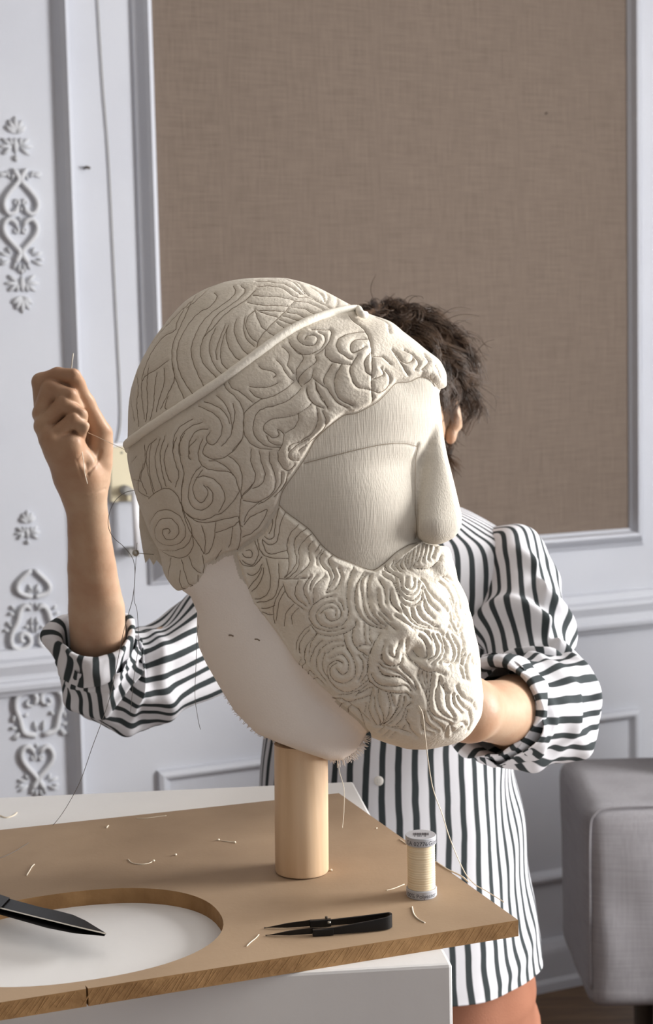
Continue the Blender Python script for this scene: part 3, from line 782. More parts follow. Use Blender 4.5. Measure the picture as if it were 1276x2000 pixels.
lie('thread_scrap', [(52, 1710), (58, 1700), (62, 1693), (67, 1688)], 'small forked cream thread scrap near the left board edge', r=.0005)
lie('thread_scrap', [(266, 1598), (285, 1598), (308, 1595), (325, 1593)], 'straight pale thread scrap near the back edge of the board', r=.0003)
lie('thread_scrap', [(208, 1617), (212, 1612)], 'tiny cream thread crumb on the back of the board', r=.0006)
lie('thread_knot', [(341, 1669), (345, 1670)], 'single tiny cream thread knot behind the oval cut-out', knots=[(343, 1669)])
lie('thread_scrap', [(482, 1848), (490, 1840), (500, 1832), (506, 1825)], 'crinkled cream thread scrap left of the snips', r=.0004)
lie('thread_scrap', [(755, 1739), (770, 1735), (790, 1727)], 'straight cream thread scrap left of the spool', r=.0004)
lie('thread_scrap', [(805, 1771), (808, 1784), (816, 1794), (830, 1802)], 'curved cream thread scrap in front of the spool', r=.0006)
lie('thread_scrap', [(781, 1639), (788, 1644), (795, 1649)], 'stub of cream thread behind the spool', r=.0006)
lie('thread_knot', [(645, 1698), (649, 1700)], 'tiny cream thread knot against the foot of the dowel', knots=[(647, 1699)])
lie('thread_scrap', [(852, 1683), (875, 1698), (900, 1710), (915, 1722)], 'pale thread bundle lying along the right board edge', r=.0007)
lie('thread_scrap', [(0, 1593), (12, 1597), (26, 1593), (33, 1587)], 'white frayed thread tuft on the plinth at far left', z=zp, r=.0008)
lie('thread_scrap', [(655, 1633), (735, 1618), (737, 1617)][1:], 'tiny cream lint speck on the board before the shirt', r=.0005)

# ================================================================== the sculpted head
# Modelled in (u, v, w): u, v in frame pixels at the depth of the head's middle, w towards the viewer in the same unit.
HD = D_dw
PXH = HD/FPX
def H3(X):
    X = np.asarray(X, float); return PV(X[:, :2], HD-X[:, 2]*PXH)
SIL = [(500,548),(560,547),(620,561),(680,587),(701,596),(718,609),(740,620),(763,633),(780,653),(805,673),(831,695),(850,712),(862,732),(863,754),(858,769),(860,788),(865,822),(870,860),(885,920),(896,965),(907,1007),(903,1033),(889,1053),(873,1064),(874,1093),(882,1114),(895,1146),(907,1176),(914,1214),(919,1245),(928,1296),(928,1324),(933,1358),(933,1396),(917,1433),(902,1446),(867,1449),(836,1455),(798,1455),(761,1443),(723,1426),(717,1440),(698,1468),(670,1485),(641,1485),(607,1473),(579,1463),(550,1452),(503,1432),(459,1388),(428,1338),(403,1295),(389,1262),(386,1230),(387,1195),(374,1163),(345,1143),(318,1110),(302,1062),(288,1020),(273,980),(263,930),(254,890),(255,850),(258,800),(263,760),(273,722),(284,698),(302,662),(330,622),(362,590),(400,569),(440,554),(470,549)]
ax, U, Vv, Wc = grid((230, 525, -270), (955, 1510, 300), 4.0)
def rotz(a):
    c, s = math.cos(a), math.sin(a); return [[c, -s, 0], [s, c, 0], [0, 0, 1]]
def roty(a):
    c, s = math.cos(a), math.sin(a); return [[c, 0, s], [0, 1, 0], [-s, 0, c]]
S = sd_ell(U, Vv, Wc, (508, 852, 0), (262, 312, 222))
S = smin(S, sd_ell(U, Vv, Wc, (650, 800, 25), (222, 185, 178)), 50)
S = smin(S, sd_ell(U, Vv, Wc, (655, 985, 25), (200, 235, 180)), 45)
S = smin(S, sd_ell(U, Vv, Wc, (800, 745, 30), (75, 55, 105)), 30)          # far and near brow
# neck
S = smin(S, sd_cone(U, Vv, Wc, (470, 1130, -15), (600, 1400, -15), 150, 128), 40)
# beard and chin
B = sd_ell(U, Vv, Wc, (730, 1240, 30), (205, 185, 172), rotz(0.5))
B = smin(B, sd_ell(U, Vv, Wc, (820, 1350, 35), (128, 112, 128)), 50)
B = smin(B, sd_ell(U, Vv, Wc, (590, 1130, 40), (110, 110, 165)), 50)
B = smin(B, sd_ell(U, Vv, Wc, (815, 1108, 70), (78, 50, 78)), 22)          # moustache
S = smin(S, B, 16)
# nose: broad near side, rounded ridge
Nn = sd_cone(U, Vv, Wc, (846, 838, 70), (866, 1018, 112), 26, 42)
Nn = smin(Nn, sd_cone(U, Vv, Wc, (836, 900, 90), (846, 1024, 128), 24, 38), 14)
S = smin(S, Nn, 6)
sil = poly_sd(ax[0][:, None].astype(float), ax[1][None, :].astype(float), SIL).astype(np.float32)[:, :, None]
S = smax(S, sil, 16)
HV, HQ = surface_nets(S, ax)
bvh = BVHTree.FromPolygons(HV.tolist(), HQ.tolist())
HV, HQ = subdivided(HV, HQ)
HN = vert_normals(HV, HQ)
del S, B, Nn

HAIR = [(900,745),(862,764),(842,743),(822,737),(800,746),(774,749),(757,766),(740,783),(726,792),(710,801),(693,808),(673,811),(653,825),(636,839),(616,859),(598,892),(578,922),(553,958),(545,987),(533,1009),(516,1037),(488,1057),(466,1075),(437,1083),(409,1102),(401,1122),(387,1142),(367,1152),(345,1158),(200,1200),(200,500),(900,500)]
BEARD = [(545,985),(560,1000),(590,1022),(608,1037),(631,1066),(658,1087),(685,1098),(709,1108),(730,1113),(751,1099),(774,1078),(798,1064),(813,1060),(850,1068),(890,1066),(1000,1060),(1000,1500),(740,1500),(722,1427),(701,1404),(668,1377),(624,1338),(580,1295),(536,1234),(492,1179),(470,1119),(459,1078),(488,1060),(516,1040),(533,1012)]
NECK = [(459,1078),(470,1119),(492,1179),(536,1234),(580,1295),(624,1338),(668,1377),(701,1404),(722,1427),(760,1520),(300,1520),(330,1165),(367,1152),(387,1142),(401,1122),(409,1102),(437,1083)]

CR = {'A': (240, 540, .28213), 'B': (560, 540, .28213), 'C': (240, 840, .28213), 'G': (440, 980, .18809), 'H': (580, 1080, .15674), 'I': (740, 1050, .15674),
      'J': (580, 1240, .15674), 'K': (740, 1240, .15674), 'M': (400, 640, .18809), 'N': (560, 600, .15674), 'Q': (460, 540, .20376)}
LINES = {
'A': """640,130 660,160 610,225 540,260 470,330 410,440 388,540 395,640 430,730 490,820
770,85 785,120 755,165 690,215 610,275 550,340 510,420 485,500 490,580 520,670 565,765
820,80 850,115 800,175 720,235 650,290 600,370 560,450
920,110 850,180 760,240 690,300 630,370 570,430 545,520 560,600 610,660 665,715
650,370 620,430 605,500 620,580 660,650 705,690
715,350 680,430 650,520 655,580
725,370 690,470 680,560 700,620 750,660
735,350 720,420 740,500 790,570 840,595
790,310 775,380 800,460 850,530 890,550
850,290 840,370 860,440 910,490
920,245 870,290 855,360 890,430 930,460
915,240 935,300 965,360 1000,385
535,130 480,200 440,280 390,390 360,480 355,600 375,720 430,850
480,190 430,240 380,330 370,380 290,430 220,530 180,620 150,720 145,850 160,990
600,110 520,180 450,230
430,230 350,310 270,400 200,500 140,610 100,720 80,850 90,1000
330,590 240,655 180,690 150,730
355,610 365,710 325,800 270,920
300,640 295,740 260,850 240,940
250,670 230,780 220,900 200,1000
195,640 180,760 180,900 170,1010
120,680 125,780 110,900 120,1040
320,830 300,900 310,920
530,900 600,930 660,970 690,1020 690,1080 660,1140 620,1165 585,1130 610,1075
560,1010 480,1040 420,1100 405,1180 410,1240
600,1055 520,1070 470,1150 470,1230
490,990 410,1040 370,1110 360,1190""",
'C': """250,60 190,120 180,230 210,380 225,440
215,90 200,180 200,300 230,420
275,60 240,180 250,300 280,400
310,40 275,160 285,290 310,390
330,90 300,200 320,320 345,360
385,50 360,140 375,230 395,310 370,390
440,20 400,110 410,210 430,300 415,400 415,480
165,100 170,220 140,330 180,440
110,180 60,260 90,330 140,350
160,230 130,330 130,420 190,460
520,60 470,120 465,190 480,200
560,60 530,150 540,220 580,260 640,275 760,295 800,380 805,430 740,520 680,575
585,90 560,150 590,185 650,200 720,180 790,120 835,50
600,210 660,215 730,260 770,310
735,175 800,230 830,320 820,430 830,470
570,375 600,420 580,470 550,495 510,460 495,390 520,330 560,270
515,325 580,315 650,345 700,410 710,480 670,560
590,380 630,430 620,500 560,545 500,530 465,470 470,380 500,300 545,250
430,300 415,420 430,540 500,600 580,610 650,580 690,570
450,570 520,620 600,630 700,610 800,590
190,470 250,420 320,400 380,440 410,500 440,570 480,650 490,710 460,780 400,820 300,830 240,790
410,490 440,590 480,690 540,790 570,850
490,700 500,780 470,850 420,880 350,870 270,830
555,650 580,740 575,850
650,630 640,740 610,830 580,855
650,700 760,660 805,625
765,660 755,750 740,800
805,590 820,680 815,760 795,830
900,370 830,450 815,520 810,640 830,660
835,480 900,495 960,490
840,630 870,560 950,490 1030,440 1060,360 1040,270 1015,210 1015,150
840,650 880,600 940,570 1000,550 960,640 900,700 830,730
890,130 890,220 920,310 890,390 830,450
945,140 960,220 985,300 960,370 900,400
1070,150 1080,220 1140,280 1190,240
1100,290 1090,380 1010,470 940,510
1145,290 1120,380 1050,460
1220,210 1160,200 1145,160 1190,110 1276,60
345,880 340,960 330,1040
420,890 440,960 470,1060 500,1080
470,870 500,950 550,990
420,970 415,1050 440,1100
560,860 570,930 560,990
530,1000 520,1060 470,1085
270,840 260,930 300,1030
690,820 640,900 590,950
340,700 350,680 330,665 300,680 310,730 350,745 400,710 400,650 350,600 280,610 240,680 260,760 340,790 420,760 450,690 420,600 350,550 270,550 210,620 200,710
150,560 150,660 190,760""",
'M': """255,570 290,630 380,680 440,730 500,780
470,660 530,720 600,745
205,590 240,650 320,720 380,800 410,890 405,1000 400,1130 340,1220 290,1276
130,710 200,770 250,850 280,950 285,1090 230,1180 180,1230
300,790 320,880 310,970 290,1060
0,770 90,800 180,850 240,920 270,1000
930,560 830,650 700,720 590,750 500,810 420,890 410,1000 415,1100 480,1200 580,1250 700,1260
1000,640 880,750 740,810 620,840 545,890 510,990 510,1090 560,1170 650,1230 780,1240
1110,790 1000,880 850,930 700,950 620,1010 615,1070 660,1110 700,1140 750,1135 770,1100 755,1060 800,1080 820,1120 800,1210 760,1276
640,1120 670,1180 740,1215 800,1215
970,890 970,960 920,1040 830,1095
1060,620 1060,690 1110,780 1200,830
1150,570 1160,640 1210,740 1276,830
1160,820 1170,950 1120,1080 1000,1170 880,1220 860,1276
1220,870 1250,960 1230,1060 1120,1160 970,1276
740,340 800,400 850,490 930,555
800,210 860,250 880,310 860,390 900,450 925,480
870,150 920,220 1000,280 1020,330 980,400 950,450 960,530 1010,610
1150,310 1150,370 1060,440 990,500 975,560
1130,450 1100,540 1030,590
470,620 560,630 680,620 760,580
560,400 600,440 700,460 740,500 710,530""",
'N': """220,430 250,390 320,385 375,425 355,490 290,508 210,490 130,410 150,350
380,350 450,380 475,440 440,520 360,580 260,605 160,590 80,520 30,450
300,310 420,315 530,315 550,370 510,480 440,560 350,620
480,540 480,620 550,690 650,725 800,745
800,680 740,660 650,600 610,520 640,430 720,380 850,345 960,340
960,540 880,590 800,600 780,530 820,460 900,430 990,440
760,140 830,220 930,290 990,370 1030,480 1045,600 1050,750 1045,900 1050,1050 1060,1200
870,640 800,745 780,820 820,950 880,1010 1040,1040
1030,600 960,700 970,780 980,830 1040,870
560,730 510,810 460,900 470,970
680,740 610,850 590,980 630,1120 720,1190 820,1230
330,890 400,950 500,1020 560,1110 640,1200 760,1260
360,950 390,1050 470,1180 510,1276
250,1010 270,1110 340,1210 460,1260
1060,640 1180,650 1276,740
1070,910 1140,890 1190,850 1150,790
1050,1050 1150,1070 1240,1010 1270,900 1200,810""",
'B': """740,540 790,610 850,610 860,570 800,530
720,520 780,620 830,690
870,580 900,620 880,660
930,560 960,620 920,660
980,690 1030,760
1000,640 1050,720
640,300 720,340 760,400
600,310 680,360 700,420
690,360 750,330 790,400""",
'Q': """570,240 480,340 400,420 310,510 230,610 205,700 205,750
210,60 330,50 480,60 580,110 660,190
200,80 330,80 470,100 560,150 620,190
210,120 340,115 450,135 530,190 590,215
170,200 280,205 420,210 550,240
120,270 260,290 400,290 500,295
210,340 330,340 460,345
220,350 320,380 400,400
500,50 600,100 650,160 700,210 800,270
590,215 680,220 790,270 900,330
570,250 660,260 760,300 870,370
530,305 640,320 740,370 790,400
490,350 600,375 690,430
450,385 560,420 650,450
420,425 510,455 580,485
390,450 460,500
310,540 400,605
850,180 870,230 860,280
920,190 960,260 950,330
980,210 1050,290 1090,330
700,130 800,190 850,270
620,90 740,110 830,150
1030,220 1130,290 1200,330""",
'G': """625,110 580,210 565,300 545,390 490,430 430,410 390,370
560,60 535,150 520,260 510,350 470,375 410,350
490,150 490,250 460,320
770,230 690,310 655,400 655,500 670,600 660,730 620,790
850,270 770,330 725,400 730,520 745,620 710,700 630,790
900,330 830,390 770,490 770,600 760,690 700,760 640,800
920,400 870,460 870,550 875,640 820,710 720,790
390,380 420,470 480,540 560,540 655,510
340,380 370,480 440,560 540,600 670,600
570,800 720,800 870,790
310,400 350,480 345,560 300,640 240,640 180,600
180,520 210,560 270,560 290,520 260,480 220,490
150,600 200,650 290,660 360,620 400,560
230,740 300,760 370,720 410,650
240,900 300,830 360,780 410,690
280,930 360,860 410,770 425,690
450,590 470,680 485,790 465,920 400,990 310,1010
570,650 570,780 550,900 510,990 430,1030 330,1040
605,870 550,970 510,1080 520,1200 530,1250
620,930 570,1020 550,1130 545,1220
380,1100 440,1100 520,1070
390,1140 450,1160 510,1160
610,850 640,950 700,1020 820,1110
760,820 730,910 740,990 840,1075
880,780 820,870 820,940 880,1060
940,770 890,840 880,910
1020,780 930,870 910,970 915,1040
990,440 930,530
1010,490 950,580 950,660
1030,500 980,590 1000,670 1060,730 1080,820 1040,940
1120,550 1070,610 1100,700 1120,790 1070,890
1170,690 1190,800 1140,910 1040,945
710,1060 640,1150 630,1276
770,1090 700,1170 710,1260""",
'H': """500,790 490,710 420,680 340,700 300,750
360,750 400,820 470,850 550,810 560,740 500,650 410,615 310,650 250,730 260,820 330,900 440,935 560,910 630,840 650,740 625,600 620,450 650,300 700,170
520,600 570,650 590,720
450,540 330,555 220,620 160,720 170,820 250,920 380,970 500,970 600,940
190,880 270,990 430,1035 600,1000 720,930 740,860
830,230 780,350 740,450 725,580 750,720 830,840 940,910 1100,945
910,300 880,430 885,580 920,720 1010,840 1110,915
860,270 800,400 820,570 840,700 900,820 1040,910
1000,480 1010,600 1050,720 1160,840
1030,360 1090,470 1110,640
1060,260 1090,320 1180,370 1220,450 1276,560
1160,490 1165,590 1220,690 1276,740
1100,140 1080,200 1110,250 1200,300 1276,370
1210,80 1210,180 1276,260
590,1010 610,1110 640,1190 700,1276
700,960 700,1090 770,1200 880,1270
840,880 840,1000 860,1130
910,910 900,1040 940,1140
760,1170 840,1140 920,1150
1030,1020 960,1130 910,1260
190,880 90,970 30,1080 20,1200
170,950 90,1050 55,1150 65,1240
270,990 180,1100 130,1190 120,1276
270,1000 200,1110 175,1250
330,1090 250,1170 210,1276
600,1100 470,1100 350,1160 290,1260
600,1150 500,1170 410,1230""",
'J': """520,390 560,440 610,460 655,420 660,340 620,260 550,235 430,280
590,330 530,300 440,340 405,420 430,530 510,630 620,690 760,650 880,560
520,330 460,370 440,440 480,520 560,565 670,550 735,470 735,360 690,240 620,130
370,220 340,330 360,430 430,520
310,170 270,280 275,400 330,480 390,550
60,120 60,210
130,160 120,270 130,330 90,380 80,430
210,210 190,320
80,290 20,400
240,480 190,430 155,460 170,520 220,545 260,510 310,540 350,580
540,720 660,715 780,680
400,790 560,770 640,810 760,790 920,760
530,900 560,850 630,810
640,960 650,890 690,850
640,810 770,900 820,980 860,1090
770,890 850,970 910,1010
780,250 830,340 820,450 780,540
830,240 890,350 870,480 800,580
940,140 900,250 880,400 890,520 910,570 960,620
1050,200 1050,290 1110,360 1190,380 1276,360
1010,390 1060,480 1150,495 1276,510
930,480 970,560 1050,610 1276,620
900,570 990,640 1100,680 1276,710
950,650 920,770 910,900 960,1000 1010,1070
970,770 990,880 1050,990 1060,1060
1020,660 1020,790 1090,930 1100,1020 1060,1080
1130,700 1170,830 1150,960 1100,1050
1180,720 1220,850
1276,870 1200,980 1100,1070
1000,1075 1130,1090 1276,1110
1100,1110 1050,1150
1170,1140 1100,1210
1240,1170 1180,1230
870,840 860,930
900,600 800,680 740,740
950,650 830,700 770,720""",
'K': """70,90 40,180 40,270 80,340 170,370 270,330 290,240
250,90 210,180 190,260 130,230 120,150
0,340 60,390 170,430 290,500 370,580 460,690
20,450 90,500 220,510 330,560 430,670
0,610 200,620 330,620 400,690
120,700 250,710 350,720 400,780
260,390 330,470 430,570 470,670
330,250 420,340 500,410 500,520 540,640 590,760 610,870
440,190 500,270 580,285 590,200 560,90 480,10
600,310 680,250 690,130 640,0
480,370 560,440 620,460 700,460 790,490
330,60 340,200 400,300 480,370
640,360 740,240 760,120 700,0
720,350 790,230 790,100 760,0
780,340 850,350 890,260 870,120 810,0
840,400 930,320 940,180 880,0
990,0 1000,130 980,260 1000,380
550,450 570,580 590,720 610,900
600,460 600,560 610,700
650,460 640,600 620,760 620,860
740,520 730,620 700,720 710,860 780,960 900,1020
790,620 820,740 830,870 900,980
740,560 780,640 840,720
620,890 660,960 760,1010 860,1060 830,1130 820,1240
560,930 570,1030 640,1120 720,1160
600,920 660,1020 760,1100 800,1170
520,960 530,1080 560,1160 650,1190
360,920 340,1020 380,1090
370,1070 410,1160 480,1230
300,1140 360,1060
160,1110 300,1150 400,1190
270,740 230,880 170,980 60,1070
320,760 300,880 210,1000 110,1080
400,830 330,910 300,1010 220,1090
900,740 920,860 1000,950
950,760 1010,870 1100,940
1150,850 1180,930
870,1080 900,1180
880,1100 1000,1060 1060,1100
900,1190 1000,1120
1100,960 1120,1060 1080,1160
940,640 1010,760 1120,830
1010,260 980,400 1020,540
1070,260 1040,400 1070,560
1100,300 1130,400 1160,380""",
'I': """170,270 140,370 190,440
240,290 200,360 260,460
300,250 270,370 300,420
350,230 330,320 360,410
400,220 370,310 380,400
440,200 420,300 390,410
490,170 470,270 430,380
540,140 520,240 480,330
590,110 570,210 540,310
640,100 620,200 600,290
700,110 680,190 650,270
60,350 100,430 190,500
320,560 310,640 370,680 410,630 400,570
250,560 280,690 370,740 450,680 460,590
190,510 230,670 310,770 400,800 480,740 510,650
190,600 250,770 340,860 440,850 510,790
450,385 560,390 650,370 720,310 750,260
270,840 320,960 420,1080 560,1130 680,1120
390,890 410,1010 490,1080 600,1110
460,890 500,990 600,1070 700,1120
540,800 560,910 650,1010
520,680 510,800
540,680 600,820 700,920
500,540 620,720 740,830 830,930
770,480 870,580 940,720 1000,880
720,540 830,680 900,830 960,960
800,470 920,580 1000,700 1060,850
850,780 900,900 910,1030
930,830 970,990 950,1120
1050,960 1000,1100 970,1200
840,1120 950,1220
860,950 870,1060 930,1170
1060,1000 1090,1120 1050,1250
0,550 70,660 90,830
140,720 150,820 250,920
0,950 100,1060 200,1150
200,980 330,1080 420,1150
400,1120 560,1180 640,1276
600,1130 740,1180 830,1276"""}
curves3 = []
for key, txt in LINES.items():
    x0, y0, sc_ = CR[key]
    for ln in txt.strip().split('\n'):
        pts = np.array([[float(c) for c in t.split(',')] for t in ln.split()])*sc_+np.array([x0, y0])
        L = np.sum(np.linalg.norm(np.diff(pts, axis=0), axis=1))
        C = catmull(pts, max(4, int(L/2.2)))
        C = C+np.stack([np.sin(np.arange(len(C))*.9+len(curves3)), np.cos(np.arange(len(C))*.7+2*len(curves3))], 1)*0.35
        out = []
        for u, v in C:
            hit = bvh.ray_cast(Vector((u, v, 600)), Vector((0, 0, -1)))
            if hit[0] is not None: out.append((np.array(hit[0]), np.array(hit[1])))
        if len(out) > 2: curves3.append((np.array([o[0] for o in out]), np.array([o[1] for o in out])))
allp = np.vstack([c for c, _ in curves3])
kd = KDTree(len(allp))
for k, p in enumerate(allp): kd.insert(Vector(p), k)
kd.balance()
s_h = -poly_sd(HV[:, 0], HV[:, 1], HAIR); s_b = -poly_sd(HV[:, 0], HV[:, 1], BEARD); s_n = -poly_sd(HV[:, 0], HV[:, 1], NECK)
need = (s_h > -14) | (s_b > -14)
dist = 11*np.abs(np.sin(3.2*wob(HV, 70, 6, 77)))       # flowing quilting on the far side
fnd = kd.find
for i in np.nonzero(need & (HV[:, 2] > -70))[0].tolist():
    d_ = fnd(HV[i])[2]; w_ = HV[i, 2]
    dist[i] = d_ if w_ > -30 else d_*(w_+70)/40+dist[i]*(-30-w_)/40

def gauss(u, v, c, r): return np.exp(-((u-c[0])**2+(v-c[1])**2)/(r*r))
uu, vv_ = HV[:, 0], HV[:, 1]; front = HV[:, 2] > -40
def bump_f(X):
    u_, v_ = X[:, 0], X[:, 1]; t = np.zeros(len(X))
    for (cx_, cy_, rr, am) in ((668, 690, 24, 7), (706, 690, 18, 8), (675, 745, 38, 6), (735, 722, 26, 7), (612, 665, 26, 5), (790, 712, 28, 6), (838, 722, 22, 6), (745, 655, 24, 5), (582, 745, 14, -11), (570, 700, 26, -5),
                           (650, 740, 14, -4), (560, 880, 22, 6), (590, 800, 30, 5), (640, 820, 20, 5), (648, 1200, 30, 6), (672, 1305, 32, 7), (760, 1275, 24, 8), (808, 1278, 17, -13), (790, 1230, 20, 6), (795, 1150, 26, 7),
                           (815, 1112, 34, 2), (735, 1230, 18, -8), (855, 1290, 24, 5), (770, 1335, 26, 7), (756, 1385, 28, 8), (722, 1350, 18, -6), (822, 1320, 12, -8), (840, 1385, 26, 5), (880, 1400, 24, 6), (893, 1195, 14, -6), (900, 1270, 22, 5),
                           (845, 1112, 12, -5), (700, 1150, 22, 5), (722, 1170, 14, -6), (325, 1030, 34, 4), (400, 950, 30, 4), (350, 1120, 20, 4), (440, 800, 30, 3), (660, 1120, 20, 4)):
        t += am*gauss(u_, v_, (cx_, cy_), rr)
    return t*(X[:, 2] > -40)+1.6*wob(X, 38, 10, 5)
def puff(d, w_): x = np.clip(d/w_, 0, 1); return np.sqrt(np.clip(1-(1-x)**2, 0, 1))
def hair_f(X, s_, d):
    Hh = 3.6+3.4*sstep(520, 680, X[:, 0])
    return -4+9*sstep(-3, 10, s_)+(Hh*puff(d, 9)-Hh*.5+bump_f(X))*sstep(0, 9, s_)
def beard_f(X, s_, d):
    Hb = 2.6+6.2*sstep(500, 700, X[:, 0]); am = 0.25+0.75*sstep(480, 640, X[:, 0]+0.3*(1300-X[:, 1]))
    return -3.5+(4+5*am)*sstep(-3, 9, s_)+(Hb*puff(d, 9.0)-Hb*.5+1.25*bump_f(X))*sstep(-1, 9, s_)
hair_off = hair_f(HV, s_h, dist); beard_off = beard_f(HV, s_b, dist)
# face: soft weave, dents beside the nose and the seam over the cheek
seam = np.array([(594, 905), (640, 893), (700, 878), (750, 868), (790, 866), (815, 872)]); seam = catmull(seam, 80)
crease = catmull(np.array([(818, 868), (813, 900), (812, 950), (812, 1000), (813, 1052)]), 80)
dse = np.full(len(uu), 99.)
idxf = np.nonzero((uu > 560) & (uu < 840) & (vv_ > 840) & (vv_ < 1080) & front)[0]
dcr = np.full(len(uu), 99.)
dse[idxf] = np.min(np.hypot(uu[idxf, None]-seam[None, :, 0], vv_[idxf, None]-seam[None, :, 1]), axis=1)
dcr[idxf] = np.min(np.hypot(uu[idxf, None]-crease[None, :, 0], vv_[idxf, None]-crease[None, :, 1]), axis=1)
face_off = -1.6*np.exp(-(dse/3.0)**2)-4.5*np.exp(-(dcr/3.5)**2)+0.6*wob(HV, 60, 8, 9)*(s_n < 0)
# shallow eye hollow under the brow, lower than the forehead cloth
eye = front*sstep(0, 40, -(dse*0+(vv_-(905-(uu-594)*.17))*-1))*gauss(uu, vv_, (790, 905), 60)
face_off = face_off-9*eye
neck_off = 1.2*wob(HV, 70, 8, 12)+0.8

sculpt = thing('sculpted_head', dwc+np.array([0, 0, .12]), 'large bearded head sculpture in quilted white cloth on the dowel', 'sculpture')
def sub(mask_v, off, name, m):
    fm = mask_v[HQ].any(axis=1); q = HQ[fm]
    used = np.unique(q); remap = np.full(len(HV), -1, np.int64); remap[used] = np.arange(len(used))
    X = HV[used]+HN[used]*off[used][:, None]
    q = remap[q][:, ::-1]            # frame axes are left-handed: turn the faces over
    return obj(name, np_mesh(name, H3(X), q), m, sculpt)
sub((s_h > -9), hair_off, 'quilted_hair', MT['felt'])
sub((s_b > -9), beard_off, 'quilted_beard', MT['beardfelt'])
sub((s_h < 8) & (s_b < 8) & (s_n < 4), face_off, 'face', MT['muslin'])
sub((s_n > -3) & (s_h < 8) & (s_b < 8), neck_off, 'neck_cloth', MT['neckcloth'])

# stitching in the grooves
mb_h, mb_b = MB(), MB()
def in_hair(c): return float(poly_sd(np.array([c[0]]), np.array([c[1]]), HAIR)[0]) < 0
for C, Nr in curves3:
    hair_ = in_hair(C[len(C)//2])
    sh = -poly_sd(C[:, 0], C[:, 1], HAIR if hair_ else BEARD)
    off = (hair_f if hair_ else beard_f)(C, sh, np.zeros(len(C)))+1.9+1.7*sstep(540, 700, C[:, 0])
    X = C+Nr*off[:, None]
    (mb_h if hair_ else mb_b).add(*tube_arrays(H3(X), .00024, 4, False))
for mb, nm in ((mb_h, 'hair_stitching'), (mb_b, 'beard_stitching')):
    o = mb.build(nm, MT['stitch'], sculpt, True); o['kind'] = 'stuff'

# sewn seams of the face: brow, side of the nose, hairline and beard line
mb = MB()
for line, lift in ((seam, .6), (crease, -1.2), (catmull(np.array(HAIR[1:19], float), 260), 1.6), (catmull(np.array(BEARD[0:13], float), 200), 1.4)):
    q = []
    for u, v in line:
        h_ = bvh.ray_cast(Vector((u, v, 600)), Vector((0, 0, -1)))
        if h_[0] is not None: q.append(np.array(h_[0])+np.array(h_[1])*lift)
    q = np.array(q)
    for _ in range(3): q[1:-1] = (q[:-2]+2*q[1:-1]+q[2:])/4
    mb.add(*tube_arrays(H3(q), .00022, 5, False))
o = mb.build('face_seams', MT['stitch'], sculpt, True); o['kind'] = 'stuff'
# headband cord
cordp = np.array([(252, 878, 20), (258, 868, 60), (285, 846, 120), (330, 815, 165), (372, 787, 190), (430, 748, 212), (500, 696, 222), (560, 654, 212), (610, 630, 195), (660, 616, 160), (695, 612, 120), (714, 615, 90)], float)
C = catmull(cordp, 120); out = []
for c in C:
    hit = bvh.ray_cast(Vector((c[0], c[1], 600)), Vector((0, 0, -1)))
    p = np.array(hit[0]) if hit[0] is not None else c
    nr = np.array(hit[1]) if hit[0] is not None else np.array([0, 0, 1.0])
    out.append(p+nr*11.0)
out = np.array(out)
for _ in range(6): out[1:-1] = (out[:-2]+2*out[1:-1]+out[2:])/4
tt_ = np.linspace(0, 1, len(out)); rad = (8.6-1.6*tt_**2)*PXH*(1+.05*np.sin(tt_*150)*np.sin(tt_*61))
V, F = tube_arrays(H3(out), rad, 14)
obj('headband', mesh_data('headband', V, F), MT['cordcloth'], sculpt)

# ================================================================== the person
person = thing('person', (P(790, 1900, 1.86)[0], P(790, 1900, 1.86)[1], 0), 'person in a striped shirt behind the sculpted head, one hand raised with a needle', 'person')
# --- raised forearm and hand, modelled at the scale of the frame: u, v pixels, w towards the viewer
def arm_depth(v): return 1.42+np.clip((v-985)/360.0, -0.9, 1.3)*0.135
PXA = 1.44/FPX
def A3(X):
    X = np.asarray(X, float); return PV(X[:, :2], arm_depth(X[:, 1])-X[:, 2]*PXA)
ax, U, Vv, Wc = grid((40, 690, -92), (306, 1374, 75), 1.9)
def chain(pts, k=6):
    s = None
    for (a, b) in zip(pts[:-1], pts[1:]):
        d = sd_cone(U, Vv, Wc, a[:3], b[:3], a[3], b[3]); s = d if s is None else smin(s, d, k)
    return s
arm_ = chain([(168, 975, 0, 39), (174, 1040, 0, 42), (179, 1110, 0, 48), (188, 1190, 0, 55), (192, 1260, 0, 54), (202, 1318, 0, 42)], 3)
arm_ = smin(arm_, sd_cone(U, Vv, Wc, (202, 1318, 0), (262, 1325, -50), 42, 38), 20)
